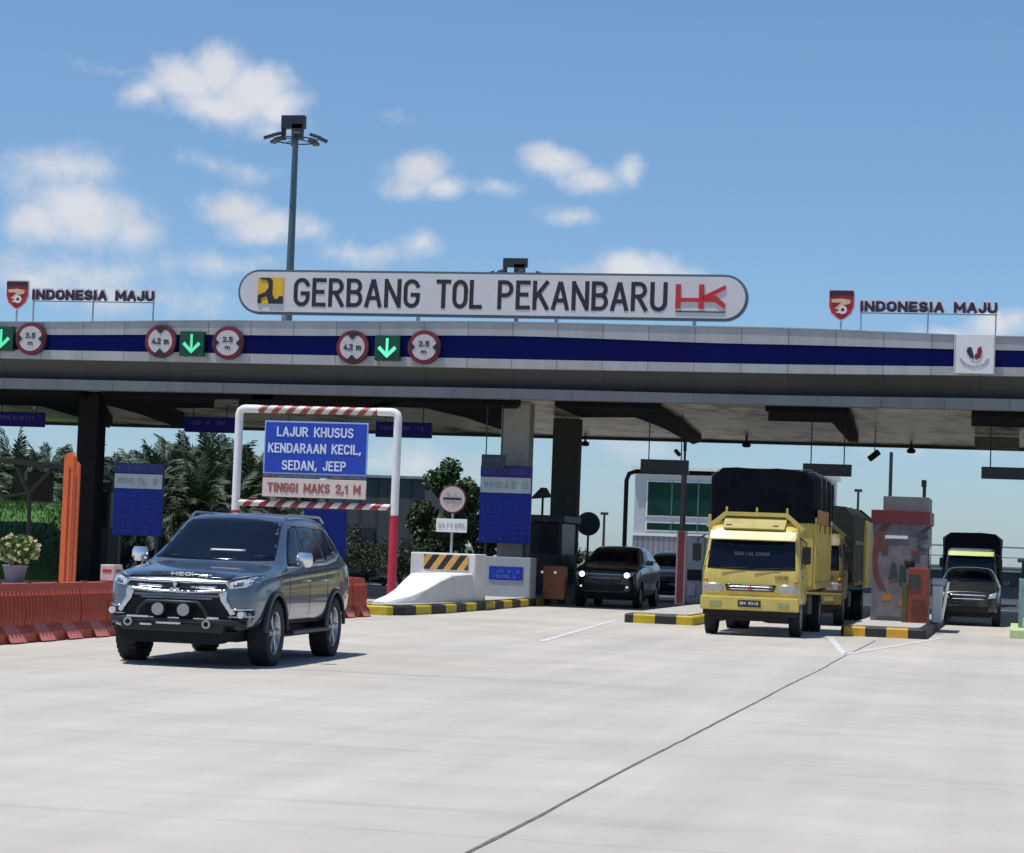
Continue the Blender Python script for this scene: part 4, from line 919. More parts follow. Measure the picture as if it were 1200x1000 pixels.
plain_car('parked_car', (-11.0, 74.5), 'silver blue car waiting behind the black SUV with lit headlights', mat('paint_silver_blue', (.38,.41,.46), .3, .5, coat=.8), w=1.7, L=4.3, h=1.62, hood=1.0)
plain_car('parked_car', (-1.22, 61.2), 'dark grey car in front of the truck with lime visor at the right', mat('paint_dark_grey', (.022,.024,.028), .32, .3, coat=.7), w=1.6, L=3.7, h=1.5, hood=.98)

# ------------------------------------------------------------------ trucks
def rrect(w, y0, y1, z, r=.12, n=5):
    """rounded rectangle ring, half width w"""
    P = []
    for cx, cy, a0 in ((w-r, y0+r, -PI/2), (w-r, y1-.04, 0), (-w+.04, y1-.04, PI/2), (-w+r, y0+r, PI)):
        rr = r if cy < (y0+y1)/2 else .04
        cx = math.copysign(w-rr, cx)
        for i in range(n+1): a = a0+PI/2*i/n; P.append(Vector((cx+math.cos(a)*rr, cy+math.sin(a)*rr, z)))
    return P
def truck(loc, label, yel, tarp, L=6.0, H=3.42, wb=1.0, visor=None, detail=True, low=False, group='trucks at the toll gate'):
    C = empty('box_truck', (loc[0], loc[1], 0), label, 'truck', group)   # loc = front bumper
    # cab by horizontal sections: (z, half width, front y, back y)
    secs = [(.62,.93,.10,1.62),(.70,.955,.06,1.64),(1.00,.965,.045,1.65),(1.22,.965,.05,1.65),(1.30,.955,.07,1.65),(1.80,.90,.26,1.65),(2.02,.87,.36,1.65),(2.12,.84,.44,1.63),(2.16,.74,.55,1.55)]
    m = MB(); m.loft([rrect(w, y0, y1, z, .14) for z, w, y0, y1 in secs], True); 
    cab = m.obj('cab', yel, C)
    bm = bmesh.new(); bm.from_mesh(cab.data); bv = BVHTree.FromBMesh(bm); bm.free()
    fo = lambda poly, nm, mm, o=.008, t=.03: project(bv, poly, 'F', nm, mm, C, o, t, .08)
    fo([(-.86,1.30),(0,1.275),(.86,1.30),(.82,1.93),(.4,1.96),(-.4,1.96),(-.82,1.93)], 'windscreen', glass, .008)
    if detail:
        m = MB(); glyphs(m, -.34, .36, 1.60, .07, 0, seed=71, fill=1); 
        o = m.obj('windscreen_sticker', mat('faint_sticker', (.08,.10,.12), .5), C); o.location = (0, .16, 0); o.rotation_euler.x = 0
        fo([(-.46,.865),(.46,.865),(.50,1.0),(-.50,1.0)], 'grille', gloss_black, .012); fo([(-.44,.945),(.44,.945),(.45,.965),(-.45,.965)], 'grille_bar', chrome, .03); fo([(-.42,.895),(.42,.895),(.42,.91),(-.42,.91)], 'grille_bar', grey_metal, .03)
        emblem_tri(0, .93, -.0, .06).obj('three_diamond_emblem', sign_red, C)
        for s in (-1, 1):
            fo([(s*.55,.83),(s*.92,.83),(s*.93,1.0),(s*.62,1.02),(s*.53,.95)], 'headlight', mat('lamp_pinkish', (.42,.40,.38), .2, .3, .3, 40, coat=.8), .012)
            fo([(s*.84,1.04),(s*.93,1.05),(s*.93,1.12),(s*.84,1.10)], 'turn_lamp', mat('amber', (.6,.22,.02), .3), .012)
        text('cab_lettering', 'CANTER', mat('faint_red', (.25,.12,.04), .5), C, (.60, 1.16), .26, .06, .006, y=.04)
    for s, ax in ((-1,'L'),(1,'R')):
        project(bv, [(.30,1.32),(1.30,1.32),(1.30,1.92),(.62,1.92)], ax, 'side_window', glass, C, .006, .03, .1)
        project(bv, [(1.36,.75),(1.375,.75),(1.375,1.95),(1.36,1.95)], ax, 'door_seam', black, C, .002, .01, .1)
        MB().cyl((s*.92,.16,1.95),(s*1.06,.05,1.85),.015).cyl((s*1.06,.05,1.85),(s*1.06,.05,1.40),.012).obj('mirror_arm', black, C)
        MB().box((s*1.07,.05,1.60),(.17,.05,.34), bev=.02).obj('mirror', black, C)
        MB().box((s*.96,.50,1.18),(.03,.12,.035)).obj('door_handle', black, C)
    # bumper
    MB().box((0,.02,.63),(1.92,.2,.27), bev=.03).obj('bumper', yel, C)
    if detail:
        MB().box((0,-.09,.63),(.44,.02,.13)).obj('number_plate', ink, C)
        text('plate_text', 'BM 9048', sign_white, C, (0,.635), .36, .06, .004, y=-.1005)
        for s in (-1, 1): MB().box((s*.66,-.085,.62),(.22,.02,.10), bev=.004).obj('bumper_lamp', mat('bumper_lamp', (.30,.30,.12), .3, coat=.5), C)
    for x0 in (-.6, .05): MB().cyl((x0,.03,1.295),(x0+.5,.05,1.33),.008, n=6).obj('wiper', black, C)
    # visor over the windscreen
    vm = visor or (MATS.get('paint_dull_olive') if low else None) or mat('visor_cream', (.66,.59,.27), .4, coat=.4)
    m = MB(); m.loft([[Vector((x,.12+.06*(x/.85)**2,1.88)), Vector((x,.30,2.04)), Vector((x,.34,2.03)), Vector((x,.16+.06*(x/.85)**2,1.86))] for x in [(-.84+i*.14) for i in range(13)]]); m.obj('sun_visor', vm, C)
    # rack and headboard leaning forward above the cab
    if detail:
        m = MB(); m.prism([(-.98,2.12),(-.62,2.42),(.62,2.42),(.98,2.12),(.90,2.08),(.58,2.34),(-.58,2.34),(-.90,2.08)], .60, .72); m.obj('headboard_frame', yel, C)
        m = MB(); m.add([(-.60,.30,2.10),(.60,.30,2.10),(.62,.80,2.40),(-.62,.80,2.40),(-.60,.33,2.07),(.60,.33,2.07),(.62,.83,2.37),(-.62,.83,2.37)], [(0,1,2,3),(7,6,5,4),(0,4,5,1),(1,5,6,2),(2,6,7,3),(3,7,4,0)]); m.obj('wind_deflector', mat('deflector_ochre', (.42,.34,.12), .5), C)
        for x in (-.5, .42): MB().box((x,.42,2.12),(.12,.1,.10), bev=.02).obj('marker_lamp', mat('marker_brown', (.1,.03,.02), .4), C)
        for x in (-.6, 0, .6): MB().box((x,.78,2.46),(.04,.04,.12)).obj('rack_pin', yel, C)
    # load box
    y0, y1 = 1.85, L; zt = min(2.45, H*.72)
    if detail:
        m = MB()
        for s in (-1, 1):
            m.box((s*1.03,(y0+y1)/2,(.95+zt)/2),(.05,y1-y0,zt-.95))
            yy = y0+.04
            while yy < y1: m.box((s*1.065,yy,(.95+zt)/2),(.05,.09,zt-.95), bev=.01); yy += .55
            m.box((s*1.07,(y0+y1)/2,zt-.05),(.07,y1-y0,.10)); m.box((s*1.07,(y0+y1)/2,1.0),(.07,y1-y0,.12))
        m.box((0,y0,(.95+zt)/2),(2.06,.06,zt-.95)); m.box((0,y1,(.95+zt)/2),(2.06,.06,zt-.95)); m.box((0,(y0+y1)/2,.95),(2.0,y1-y0,.08)); m.obj('cargo_box', yel, C)
    zt0 = 1.0 if low else zt-.12 if detail else .9
    # tarpaulin: draped, creased
    rings = []; n = 26; rnd = random.Random(int(H*10))
    for j in range(13):
        y = y0-.08+(y1-y0+.16)*j/12; e = .06 if j in (0, 12) else 0; P = []
        sag = .045*math.sin(j*1.9)+.03*math.sin(j*4.1)
        for i in range(n+1):
            t = i/n
            if t < .36: x = -1.10+e; z = zt0+(H-.10-e-zt0)*(t/.36)
            elif t > .64: x = 1.10-e; z = zt0+(H-.10-e-zt0)*((1-t)/.36)
            else: x = -1.02+2.04*(t-.36)/.28; z = H+.03*math.cos((t-.5)*9)+sag*.5
            nz_ = noise.noise(Vector((x*1.5, y*1.8, z*1.4)))*.05
            P.append(Vector((x+nz_*(1 if abs(x) > 1.03 else 0), y, z+nz_*(1 if abs(x) < 1.03 else 0))))
        rings.append(P)
    MB().loft(rings, True).obj('tarpaulin', tarp, C)
    if low: MB().box((1.14,L-1.6,1.70),(.09,3.2,1.7), bev=.02).box((0,L+.06,1.6),(2.1,.05,1.5)).obj('tail_frame', mat('tail_yellow', (.60,.45,.10), .5), C)
    if detail and not low:
        m = MB()
        for yy in (y0+.5, y0+1.7, y0+2.9, y1-.4):
            m.tube([(1.125,yy,zt-.3),(1.135,yy+.05,zt+.3),(1.12,yy,H-.1),(.9,yy,H+.045),(-.9,yy,H+.045),(-1.12,yy,H-.1),(-1.135,yy,zt-.3)], .012, 5)
        m.obj('tie_rope', mat('rope', (.10,.09,.07), .8), C)
        m = MB(); m.box((1.12,y0+1.2,zt+.02),(.04,2.4,.28), bev=.01); m.obj('orange_flap', mat('flap_ochre', (.35,.16,.05), .6), C)
    # chassis and wheels
    MB().box((0,L/2,.75),(.8,L-.4,.2)).obj('chassis_frame', black, C)
    MB().box((.75,2.6,.6),(.4,.8,.4), bev=.04).obj('fuel_tank', dark_metal, C)
    MB().box((0,.5,.50),(1.5,.7,.42)).obj('engine_underside', black, C); MB().box((0,.10,.46),(1.84,.12,.14), bev=.02).obj('under_bumper_shade', black, C)  # black bar below the bumper added to darken the underside
    steel = mat('wheel_steel', (.3,.29,.27), .5, .4, .25)
    for s in (-1, 1):
        wheel(C, s*.83, .82, .39, .22, 5, rim=steel); wheel(C, s*.88, L-1.4, .39, .22, 5, rim=steel); wheel(C, s*.64, L-1.4, .39, .22, 5, rim=steel)
        MB().box((s*.88,L-1.4,.90),(.34,1.1,.05), bev=.02).obj('mudguard', black, C)
    return C
yel = mat('paint_truck_yellow', (.57,.435,.095), .36, var=.13, scale=3, coat=.4)
for _n, _v in (('band_blue', .06), ('tariff_blue', .15), ('led_blue', .1), ('tarp_black', .05), ('tarp_green', .1), ('sign_blue', .2), ('beam_black', .08), ('column_deep_shade', .1), ('column_shaded', .15), ('skid', .15), ('black_plastic', .2)):
    if _n in MATS: MATS[_n].node_tree.nodes['Principled BSDF'].inputs['Specular IOR Level'].default_value = _v
tarp_b = mat('tarp_black', (.004,.005,.010), .62, var=.5, scale=3, bump=.5, bscale=12)
tarp_b.node_tree.nodes['Principled BSDF'].inputs['Specular IOR Level'].default_value = .06
truck((-5.09, 44.9), 'yellow cab truck with a tall black tarpaulin, stopped left of the toll booth', yel, tarp_b, L=6.0, H=3.30)
truck((-4.95, 54.2), 'second truck under a dark green tarpaulin right behind the yellow truck', mat('paint_dull_olive', (.16,.13,.04), .6), mat('tarp_green', (.016,.018,.009), .7, var=.5, bump=.5, bscale=9), L=8.0, H=2.82, low=True)
t2 = truck((-1.75, 88), 'far truck with black load cover and lime visor behind the dark grey car', mat('cab_dark_green', (.02,.035,.03), .5), tarp_b, L=6.5, H=2.72, visor=mat('visor_lime', (.45,.55,.14), .5), detail=False)

# ------------------------------------------------------------------ booth and lane equipment
def booth():
    BX = at(1055,700,52.2).x; C = empty('toll_booth', (BX, 52.2, .2), 'grey toll booth with a maroon top band beside the yellow truck', 'toll booth'); w = .67
    gw = mat('booth_wrap', (.09,.075,.09), .5, var=.35, scale=2.4, col2=(.22,.20,.22)); x0, x1 = -.66, .64
    zt = at(1055,602,52.2).z-.2; zr = at(1055,585,52.2).z-.2
    MB().box((-.04,1.2,(zt-.2)/2),(1.22,2.4,zt-.2), bev=.02).obj('booth_wall', gw, C)
    MB().box((-.04,1.2,zt-.08),(1.30,2.5,.30), bev=.015).obj('maroon_band', mat('booth_maroon', (.13,.012,.018), .45, var=.2), C)
    MB().box((.06,1.2,(zt+zr)/2+.05),(1.0,2.2,zr-zt+.02), bev=.01).obj('roof_box', seam('roof_box_grey', (.14,.14,.14), .22, .6, .5), C)
    # side window facing the lane and front wrap swoosh
    MB().box((.575,1.1,1.35),(.03,1.3,.75), bev=.01).obj('side_window', glass, C)
    MB().box((-.66,1.1,1.35),(.03,1.3,.75), bev=.01).obj('side_window', glass, C)
    m = MB(); P = [(-.60,1.95),(-.36,2.22),(-.18,2.30),(-.30,2.12),(-.47,1.86),(-.56,1.4),(-.48,1.0),(-.33,.74),(-.5,.82),(-.62,1.1),(-.645,1.5)]
    m.prism(P, -.018, .01); m.obj('red_swoosh', mat('swoosh_dark_red', (.15,.035,.03), .5), C)
    m = MB(); m.prism([(.36,2.0),(.62,2.2),(.62,2.12),(.5,2.0),(.62,1.9),(.4,1.85),(.36,1.75),(.6,1.62),(.34,1.62)], -.018, .01); m.obj('dark_graphic', mat('graphic_dark', (.04,.04,.06), .5), C)
    m = MB(); m.prism([(-.28,.95),(-.20,1.35),(-.12,1.3),(-.08,1.0)], -.018, .01); m.prism([(-.05,.9),(-.02,1.28),(.1,1.24),(.1,.86)], -.018, .011); m.obj('poster_shapes', mat('poster_teal', (.03,.045,.05), .5), C)  # two dark teal shapes on the booth front
    for x, z, w_, h_, mm in ((-.40,1.72,.14,.20,'swoosh_dark_red'),(-.12,1.9,.5,.07,'sign_white'),(.3,1.55,.16,.12,'swoosh_dark_red'),(-.3,.55,.2,.16,'machine_orange'),(.05,.42,.14,.12,'machine_orange')): MB().box((x,-.014,z),(w_,.022,h_)).obj('sticker', MATS.get(mm) or mat(mm, (.45,.16,.04), .5), C)
    MB().box((-.2,-.011,.4),(.66,.02,.55)).obj('pale_panel', mat('panel_grey', (.16,.15,.17), .6, var=.3), C)
    for px, pt in ((1043,530),(1083,563)):
        a = at(px, 584, 52.5); z = at(px, pt, 52.5).z-.2; MB().cyl((a.x-BX,.3,zr),(a.x-BX,.3,z),.04).obj('mast', dark_metal, C)
    MB().box((at(1083,567,52.5).x-BX,.25,at(1083,567,52.5).z-.2),(.11,.2,.16), bev=.02).obj('camera_head', black, C)
booth()
def ticket_machine():
    C = empty('payment_machine', (at(1070,700,51.3).x, 51.3, .2), 'orange red payment machine with a dark round head in front of the toll booth', 'machine')
    MB().box((.11,.16,.62),(.46,.32,1.24), bev=.04).obj('machine_body', mat('machine_red', (.20,.04,.022), .45, var=.25, scale=5), C)
    MB().box((-.18,.16,.44),(.12,.28,.88), bev=.02).obj('olive_panel', mat('machine_olive', (.07,.075,.015), .5), C)
    m = MB(); m.box((.02,-.012,.92),(.24,.02,.3), bev=.005); m.obj('screen', gloss_black, C)
    m = MB(); m.box((.12,-.012,.52),(.3,.02,.03)); m.box((.12,-.012,.35),(.34,.02,.03)); m.box((.12,-.012,.2),(.3,.02,.02)); m.obj('trim_lines', mat('machine_dark', (.12,.02,.015), .5), C)
    m = MB(); m.loft([[Vector((-.10+math.cos(a*PI/7)*r, .16+math.sin(a*PI/7)*r, z)) for a in range(14)] for z, r in ((1.20,.05),(1.24,.10),(1.33,.125),(1.41,.09),(1.44,.03))], True); m.obj('camera_dome', black, C)
ticket_machine()
def barrier_gate():
    C = empty('lane_gate', (at(1101,700,53.5).x, 53.5, .2), 'white lane barrier post with a raised arm between the booth and the dark grey car', 'barrier gate')
    MB().box((-.05,.1,.42),(.24,.3,.84), bev=.03).obj('gate_housing', white, C)
    MB().box((-.02,.1,.93),(.36,.22,.16), bev=.05).obj('arm_hub', mat('hub_white', (.6,.58,.66), .4), C)
    MB().box((.12,-.0,.5),(.08,.08,.9), bev=.02, ry=.15).obj('guard_tube', chrome, C)
barrier_gate()
def lane_pole():
    Y = 61; a = at(797,700,Y); C = empty('lane_post', (a.x, Y, .2), 'tall thin post with red and white lower half left of the yellow truck', 'post')
    z1 = at(797,622,Y).z-.2; z2 = at(797,556,Y).z-.2; z3 = at(802,518,Y).z-.2
    MB().box((0,0,z1/2),(.26,.22,z1), bev=.02).obj('lower_post', mat('post_pink_edge', (.50,.36,.37), .5, var=.2), C)
    MB().box((0,-.115,z1/2),(.17,.02,z1*.98)).obj('red_strip', mat('post_brick', (.22,.03,.03), .5, var=.3), C)
    MB().cyl((0,0,z1),(0,0,z2),.075).obj('middle_post', mat('post_brown', (.06,.035,.04), .5), C)
    MB().cyl((0,0,z2),(0,0,z3),.032).obj('thin_mast', dark_metal, C)
    MB().cyl((-.15,-.02,z3-.35),(-.22,-.2,z3-.25),.055).box((0,-.01,z3-.12),(.08,.08,.25)).obj('camera_head', black, C)
lane_pole()
def white_machine():
    Y = 63; a = at(813,700,Y); C = empty('ticket_cabinet', (a.x, Y, .2), 'pale rounded cabinet with an oval dark window between the red post and the yellow truck', 'cabinet'); zt = at(813,628,Y).z-.2
    MB().box((0,.2,zt/2),(.50,.42,zt), bev=.08).obj('shell', mat('cabinet_pale', (.40,.39,.40), .5), C)
    MB().disc((.02,zt-.32),.10,-.035,.02,20).obj('oval_window', gloss_black, C)
    MB().box((0,-.02,zt*.42),(.40,.04,.30), bev=.02).obj('dark_slot', black, C)
    MB().box((-.06,-.03,zt*.2),(.22,.05,.36), bev=.03).obj('pink_panel', mat('panel_pink', (.60,.47,.55), .4), C)
white_machine()
def exit_portal():
    Y = 76; x0 = at(733,600,Y).x; zt = at(760,553,Y).z; w = 4.6
    C = empty('height_portal', (x0+w/2, Y, 0), 'dark pipe height portal standing in front of the green windowed building', 'height barrier')
    MB().tube([(-w/2,0,0),(-w/2,0,zt-.3),(-w/2+.08,0,zt-.08),(-w/2+.3,0,zt),(w/2-.3,0,zt),(w/2-.08,0,zt-.08),(w/2,0,zt-.3),(w/2,0,0)], .075, 10).obj('pipe_frame', dark_metal, C)
exit_portal()
def glass_booth():
    C = empty('glass_booth', (.72, 54.2, .18), 'pale blue glass booth cut by the right edge of the photo', 'toll booth')
    MB().box((0,0,.55),(1.4,2.2,1.1), bev=.03).obj('lower_wall', mat('booth_aqua', (.16,.26,.27), .3, var=.35, scale=2, coat=.4), C)
    MB().box((0,0,1.28),(1.3,2.1,.36)).obj('glazing', glass, C)
    MB().box((0,0,1.50),(1.5,2.3,.08), bev=.02).obj('cap', dark_metal, C)
    MB().box((-.42,-1.12,.66),(.34,.03,.5), bev=.01).obj('blue_front_panel', mat('panel_sky', (.22,.38,.60), .3), C)  # plain blue panel on the booth front
    MB().box((0,-1.12,.12),(1.2,.03,.2)).obj('skirting', mat('lime_kerb', (.48,.58,.3), .6), C)
glass_booth()
# left island booths and things in the canopy shade
def dark_booth(x, y, w, d, h, label, name='toll_booth', band=None):
    C = empty(name, (x, y, 0), label, 'toll booth')
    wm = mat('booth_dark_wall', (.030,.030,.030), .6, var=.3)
    MB().box((0,0,h*.28),(w,d,h*.56), bev=.02).obj('lower_wall', wm, C)
    MB().box((0,0,h*.73),(w-.06,d-.06,h*.36)).obj('glazing', mat('smoked_glass', (.004,.005,.006), .35), C)
    for sx_ in (-1, 1):
        for sy_ in (-1, 1): MB().box((sx_*(w/2-.04),sy_*(d/2-.04),h*.5),(.09,.09,h*.94)).obj('corner_post', dark_metal, C)
    MB().box((0,0,h*.96),(w+.16,d+.16,h*.08), bev=.02).obj('roof', band or dark_metal, C)
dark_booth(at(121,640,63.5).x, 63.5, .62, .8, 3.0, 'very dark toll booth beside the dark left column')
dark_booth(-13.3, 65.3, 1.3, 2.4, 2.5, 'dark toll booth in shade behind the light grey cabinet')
def brown_cabinet():
    a = at(648,700,60.8); C = empty('brown_cabinet', (a.x, 60.8, .2), 'brown orange cabinet with two small white lights in the shade', 'cabinet')
    MB().box((0,.2,.45),(.60,.4,.9), bev=.03).obj('cabinet_body', mat('cabinet_brown', (.16,.05,.02), .6, var=.3), C)
    for x in (-.42, -.06): MB().disc((x+.1,.72), .035, -.03, .02, 12).obj('small_light', mat('small_light', (.8,.75,.75), .4, emit=.25), C)
brown_cabinet()
def mirror_post():
    Y = 68.6; a = at(688,660,Y); z = at(688,614,Y).z; C = empty('convex_mirror', (a.x, Y, 0), 'dark round disc on a post above the black SUV with lit headlights', 'traffic mirror')
    MB().cyl((0,0,0),(0,0,z),.035).obj('post', dark_metal, C)
    MB().disc((0,z), .36, -.06, .0).obj('rim', mat('rim_dark', (.03,.028,.032), .5), C); MB().disc((.02,z), .28, -.075, -.03).obj('dark_face', mat('mirror_face', (.035,.035,.045), .25), C)
mirror_post()
def lamp_post(px, pt, Y, label, head=True):
    a = at(px, 640, Y); z = at(px, pt, Y).z; C = empty('lamp_post', (a.x, Y, 0), label, 'lamp post', 'thin lamp posts beyond the canopy')
    MB().cyl((0,0,0),(0,0,z),.05*Y/70,.035*Y/70).obj('pole', dark_metal, C)
    if not head: MB().box((0,0,z),(.5,.2,.18)).obj('lamp_head', dark_metal, C); return
    m = MB(); m.prism([(-.38*Y/70,z-.25),(.28*Y/70,z-.18),(.1*Y/70,z+.12),(-.05*Y/70,z+.12)], -.12, .12); m.obj('lamp_head', dark_metal, C)
lamp_post(634, 576, 72, 'lamp post with a hooded head between the grey and the dark column')
lamp_post(707, 602, 150, 'distant thin lamp post above the black SUV roof', False)
lamp_post(1004, 575, 150, 'distant thin lamp post above the second truck', False)
def ceiling_cam():
    q = at(1025,534,72); C = empty('security_camera', (q.x, q.y, 5.57), 'small camera hung from the canopy left of the booth mast', 'camera')
    d = q.z-5.57
    MB().cyl((0,0,0),(0,0,d+.05),.018).obj('rod', dark_metal, C); MB().cyl((-.16,-.05,d-.12),(.12,.05,d+.12),.10).obj('camera_body', black, C)
ceiling_cam()
q = at(1103,0,50)

# ------------------------------------------------------------------ left garden
def garden():
    # a grassed bank behind the barriers
    a = at(-60,640,70); b = at(118,640,70); m = MB(); nx, ny = 24, 10; vs = []
    for j in range(ny+1):
        for i in range(nx+1):
            y = 66+26*j/ny; x = -46+(at(112,640,y).x+46)*i/nx; t = j/ny
            e = min(1, (nx-i)/4+.15); z = (.35+2.3*(t*t*(3-2*t)))*e+.12*noise.noise(Vector((x*.5, y*.5, 3))); vs.append((x, y, z))
    fs = [(j*(nx+1)+i, j*(nx+1)+i+1, (j+1)*(nx+1)+i+1, (j+1)*(nx+1)+i) for j in range(ny) for i in range(nx)]
    x0 = [k for k in range(nx+1)]
    m.add(vs, fs, True); m.add([vs[i] for i in range(nx+1)]+[(vs[i][0], 66, -.05) for i in range(nx+1)], [(i, i+1, nx+2+i, nx+1+i) for i in range(nx)])
    tag(m.obj('grass_bank', mat('lawn_green', (.03,.09,.010), .9, var=.35, scale=.5, col2=(.065,.16,.022), bump=.6, bscale=30)), kind='structure')
    # blades
    m = MB(); rnd = random.Random(3); ym = [66, 92]
    for _ in range(7000):
        i = rnd.random(); j = rnd.random(); y = 66+26*j; x = -46+(at(112,640,y).x+46)*i; t = j; e = min(1, (1-i)*6+.15); z = (.35+2.3*(t*t*(3-2*t)))*e
        a_ = rnd.uniform(0, PI); h = rnd.uniform(.08,.2); w = .05; m.add([(x-math.cos(a_)*w, y-math.sin(a_)*w, z-.08), (x+math.cos(a_)*w, y+math.sin(a_)*w, z-.08), (x+rnd.uniform(-.06,.06), y, z+h)], [(0,1,2)])
    tag(m.obj('grass_blades', mat('blade_green', (.03,.085,.010), .8, var=.5, scale=1, col2=(.08,.17,.03)), fix=False), 'short bright green grass on the bank behind the red barriers', 'grass', kind='stuff')
garden()
def leafclump(m, c, rx, ry, rz_, n, size, rnd, up=.3, flat=False):
    for _ in range(n):
        v = Vector((rnd.gauss(0,1), rnd.gauss(0,1), rnd.gauss(0,1))).normalized()*(rnd.random()**.45)
        p = Vector((c[0]+v.x*rx, c[1]+v.y*ry, c[2]+v.z*rz_)); d = Vector((rnd.uniform(-1,1), rnd.uniform(-1,1), rnd.uniform(-.5,1)+up)).normalized()
        a = d.orthogonal().normalized(); a.rotate(Matrix.Rotation(rnd.uniform(0, 6.28), 3, d)); s = size*rnd.uniform(.6,1.3)
        m.add([p-a*s*.28, p+d*s*.5, p+a*s*.28, p-d*s*.5], [(0,1,2,3)])
def flower_pot():
    Y = 52.5; a = at(17,680,Y); C = empty('flower_pot', (a.x, Y, 0), 'grey purple pot of pale yellow flowers behind the red barriers', 'potted plant')
    zp = at(17,683,Y).z; zq = at(17,662,Y).z
    MB().box((0,0,zp/2),(1.3,.8,zp), bev=.02).obj('plinth', mat('plinth_dark', (.05,.05,.045), .8), C)
    MB().loft([[Vector((math.cos(i*PI/9)*r, math.sin(i*PI/9)*r, z)) for i in range(18)] for z, r in ((zp,.21),(zq-.05,.29),(zq-.05,.32),(zq,.32),(zq,.27),(zq-.04,.26))], True).obj('pot', mat('pot_mauve', (.24,.21,.27), .7), C)
    rnd = random.Random(5); m = MB(); leafclump(m, (.05,0,zq+.38), .56, .4, .38, 900, .12, rnd); m.obj('foliage', mat('pot_leaves', (.05,.10,.02), .7, var=.5, scale=5, col2=(.16,.22,.05)), C, fix=False)
    m = MB()
    for _ in range(70):
        v = Vector((rnd.gauss(0,1), rnd.gauss(0,1), rnd.gauss(0,1))).normalized(); c = (.05+v.x*.55, v.y*.4, zq+.38+v.z*.36); leafclump(m, c, .05, .05, .05, 12, .08, rnd)
    m.obj('blossom', mat('blossom_yellow', (.62,.55,.22), .6, var=.2, scale=9, col2=(.80,.74,.55)), C, fix=False)
    MB().cyl((0,0,zq-.05),(.03,0,zq+.4),.02).obj('stem', mat('stem', (.06,.05,.02), .8), C)
flower_pot()
def shelter():
    Y = 74; C = empty('shelter', (at(10,600,Y).x, Y, 0), 'grey roofed shelter with V shaped struts above the green bank', 'shelter'); cx = C.location.x
    a = at(-40,538,Y); b = at(62,549,Y); z1 = a.z; z2 = b.z
    m = MB(); m.loft([[Vector((a.x-cx, y, z1)), Vector((b.x-cx, y, z2)), Vector((b.x-cx, y, z2+.16)), Vector((a.x-cx, y, z1+.18))] for y in (-.4, 5)]); m.obj('roof', mat('shelter_roof', (.16,.155,.15), .6), C)
    for (p, q) in (((60,551),(34,578)),((20,548),(34,578)),((34,578),(34,640)),((-20,560),(5,582)),((5,582),(34,578))):
        u = at(*p, Y); v = at(*q, Y); MB().cyl((u.x-cx,0,u.z),(v.x-cx,0,v.z),.07).obj('strut', mat('strut_grey', (.20,.19,.175), .7), C)
    p = at(34,553,Y+3); q = at(60,588,Y+3); MB().box(((p.x+q.x)/2-cx,3,(p.z+q.z)/2),(q.x-p.x,.3,p.z-q.z)).obj('back_wall', mat('shelter_wall', (.10,.09,.085), .8), C)
shelter()

# ------------------------------------------------------------------ buildings beyond
def office():
    Y = 150; a = at(743,600,Y); w = at(966,600,Y).x-a.x; zt = at(780,553,Y).z; cx = a.x+w/2; C = empty('office_building', (cx, Y, 0), 'pale building with a dark green glass band behind the yellow truck', 'building')
    def Z(py): return at(780, py, Y).z
    wl = mat('wall_pale_blue', (.42,.46,.50), .6, var=.06); gl = mat('green_glass', (.006,.04,.03), .35, 0, .4, .5); gl.node_tree.nodes['Principled BSDF'].inputs['Specular IOR Level'].default_value = .15
    MB().box((0,5,zt/2),(w,10,zt), bev=.02).obj('wall', wl, C)
    MB().box((0,4.9,zt+.15),(w+.5,10.6,.3)).obj('roof', white, C)
    g0 = at(757,600,Y).x-cx
    for (z0, z1) in ((Z(606),Z(564)),(Z(623),Z(612))):
        f = MB().box(((g0+w/2-.3)/2,-.02,(z0+z1)/2),(w/2-.3-g0,.10,z1-z0)).obj('window', white, C)
        MB().box(((g0+w/2-.3)/2,-.075,(z0+z1)/2),(w/2-.5-g0,.05,z1-z0-.16)).obj('pane', gl, f)
        x = g0+1.7; m = MB()
        while x < w/2-.6: m.box((x,-.12,(z0+z1)/2),(.10,.06,z1-z0-.1)); x += 1.75
        m.obj('mullion', mat('mullion_green', (.03,.16,.12), .4), f)
    MB().box((0,-.15,Z(627)),(w,.2,.2)).obj('ledge', white, C)
    MB().box((0,-.12,Z(629)/2),(w,.15,Z(629))).obj('corrugated_wall', seam('corrugated_grey', (.22,.24,.27), .35, .6, .5, width=.3), C)
office()
def shed():
    Y = 102; a = at(384,600,Y); b = at(497,600,Y); zt = at(440,560,Y).z; C = empty('storage_shed', ((a.x+b.x)/2, Y, 0), 'dull green grey ribbed shed behind the portal right post', 'shed')
    MB().box((0,3,zt/2),(b.x-a.x,6,zt)).obj('ribbed_wall', seam('shed_ribs', (.07,.085,.085), .8, .6, .6, width=.2), C)
    MB().box((0,3,zt+.06),(b.x-a.x+.3,6.3,.12)).obj('roof', grey_metal, C)
    MB().box((-.5,-.04,1.1),(1.0,.08,2.2)).obj('door', dark_metal, C)
shed()
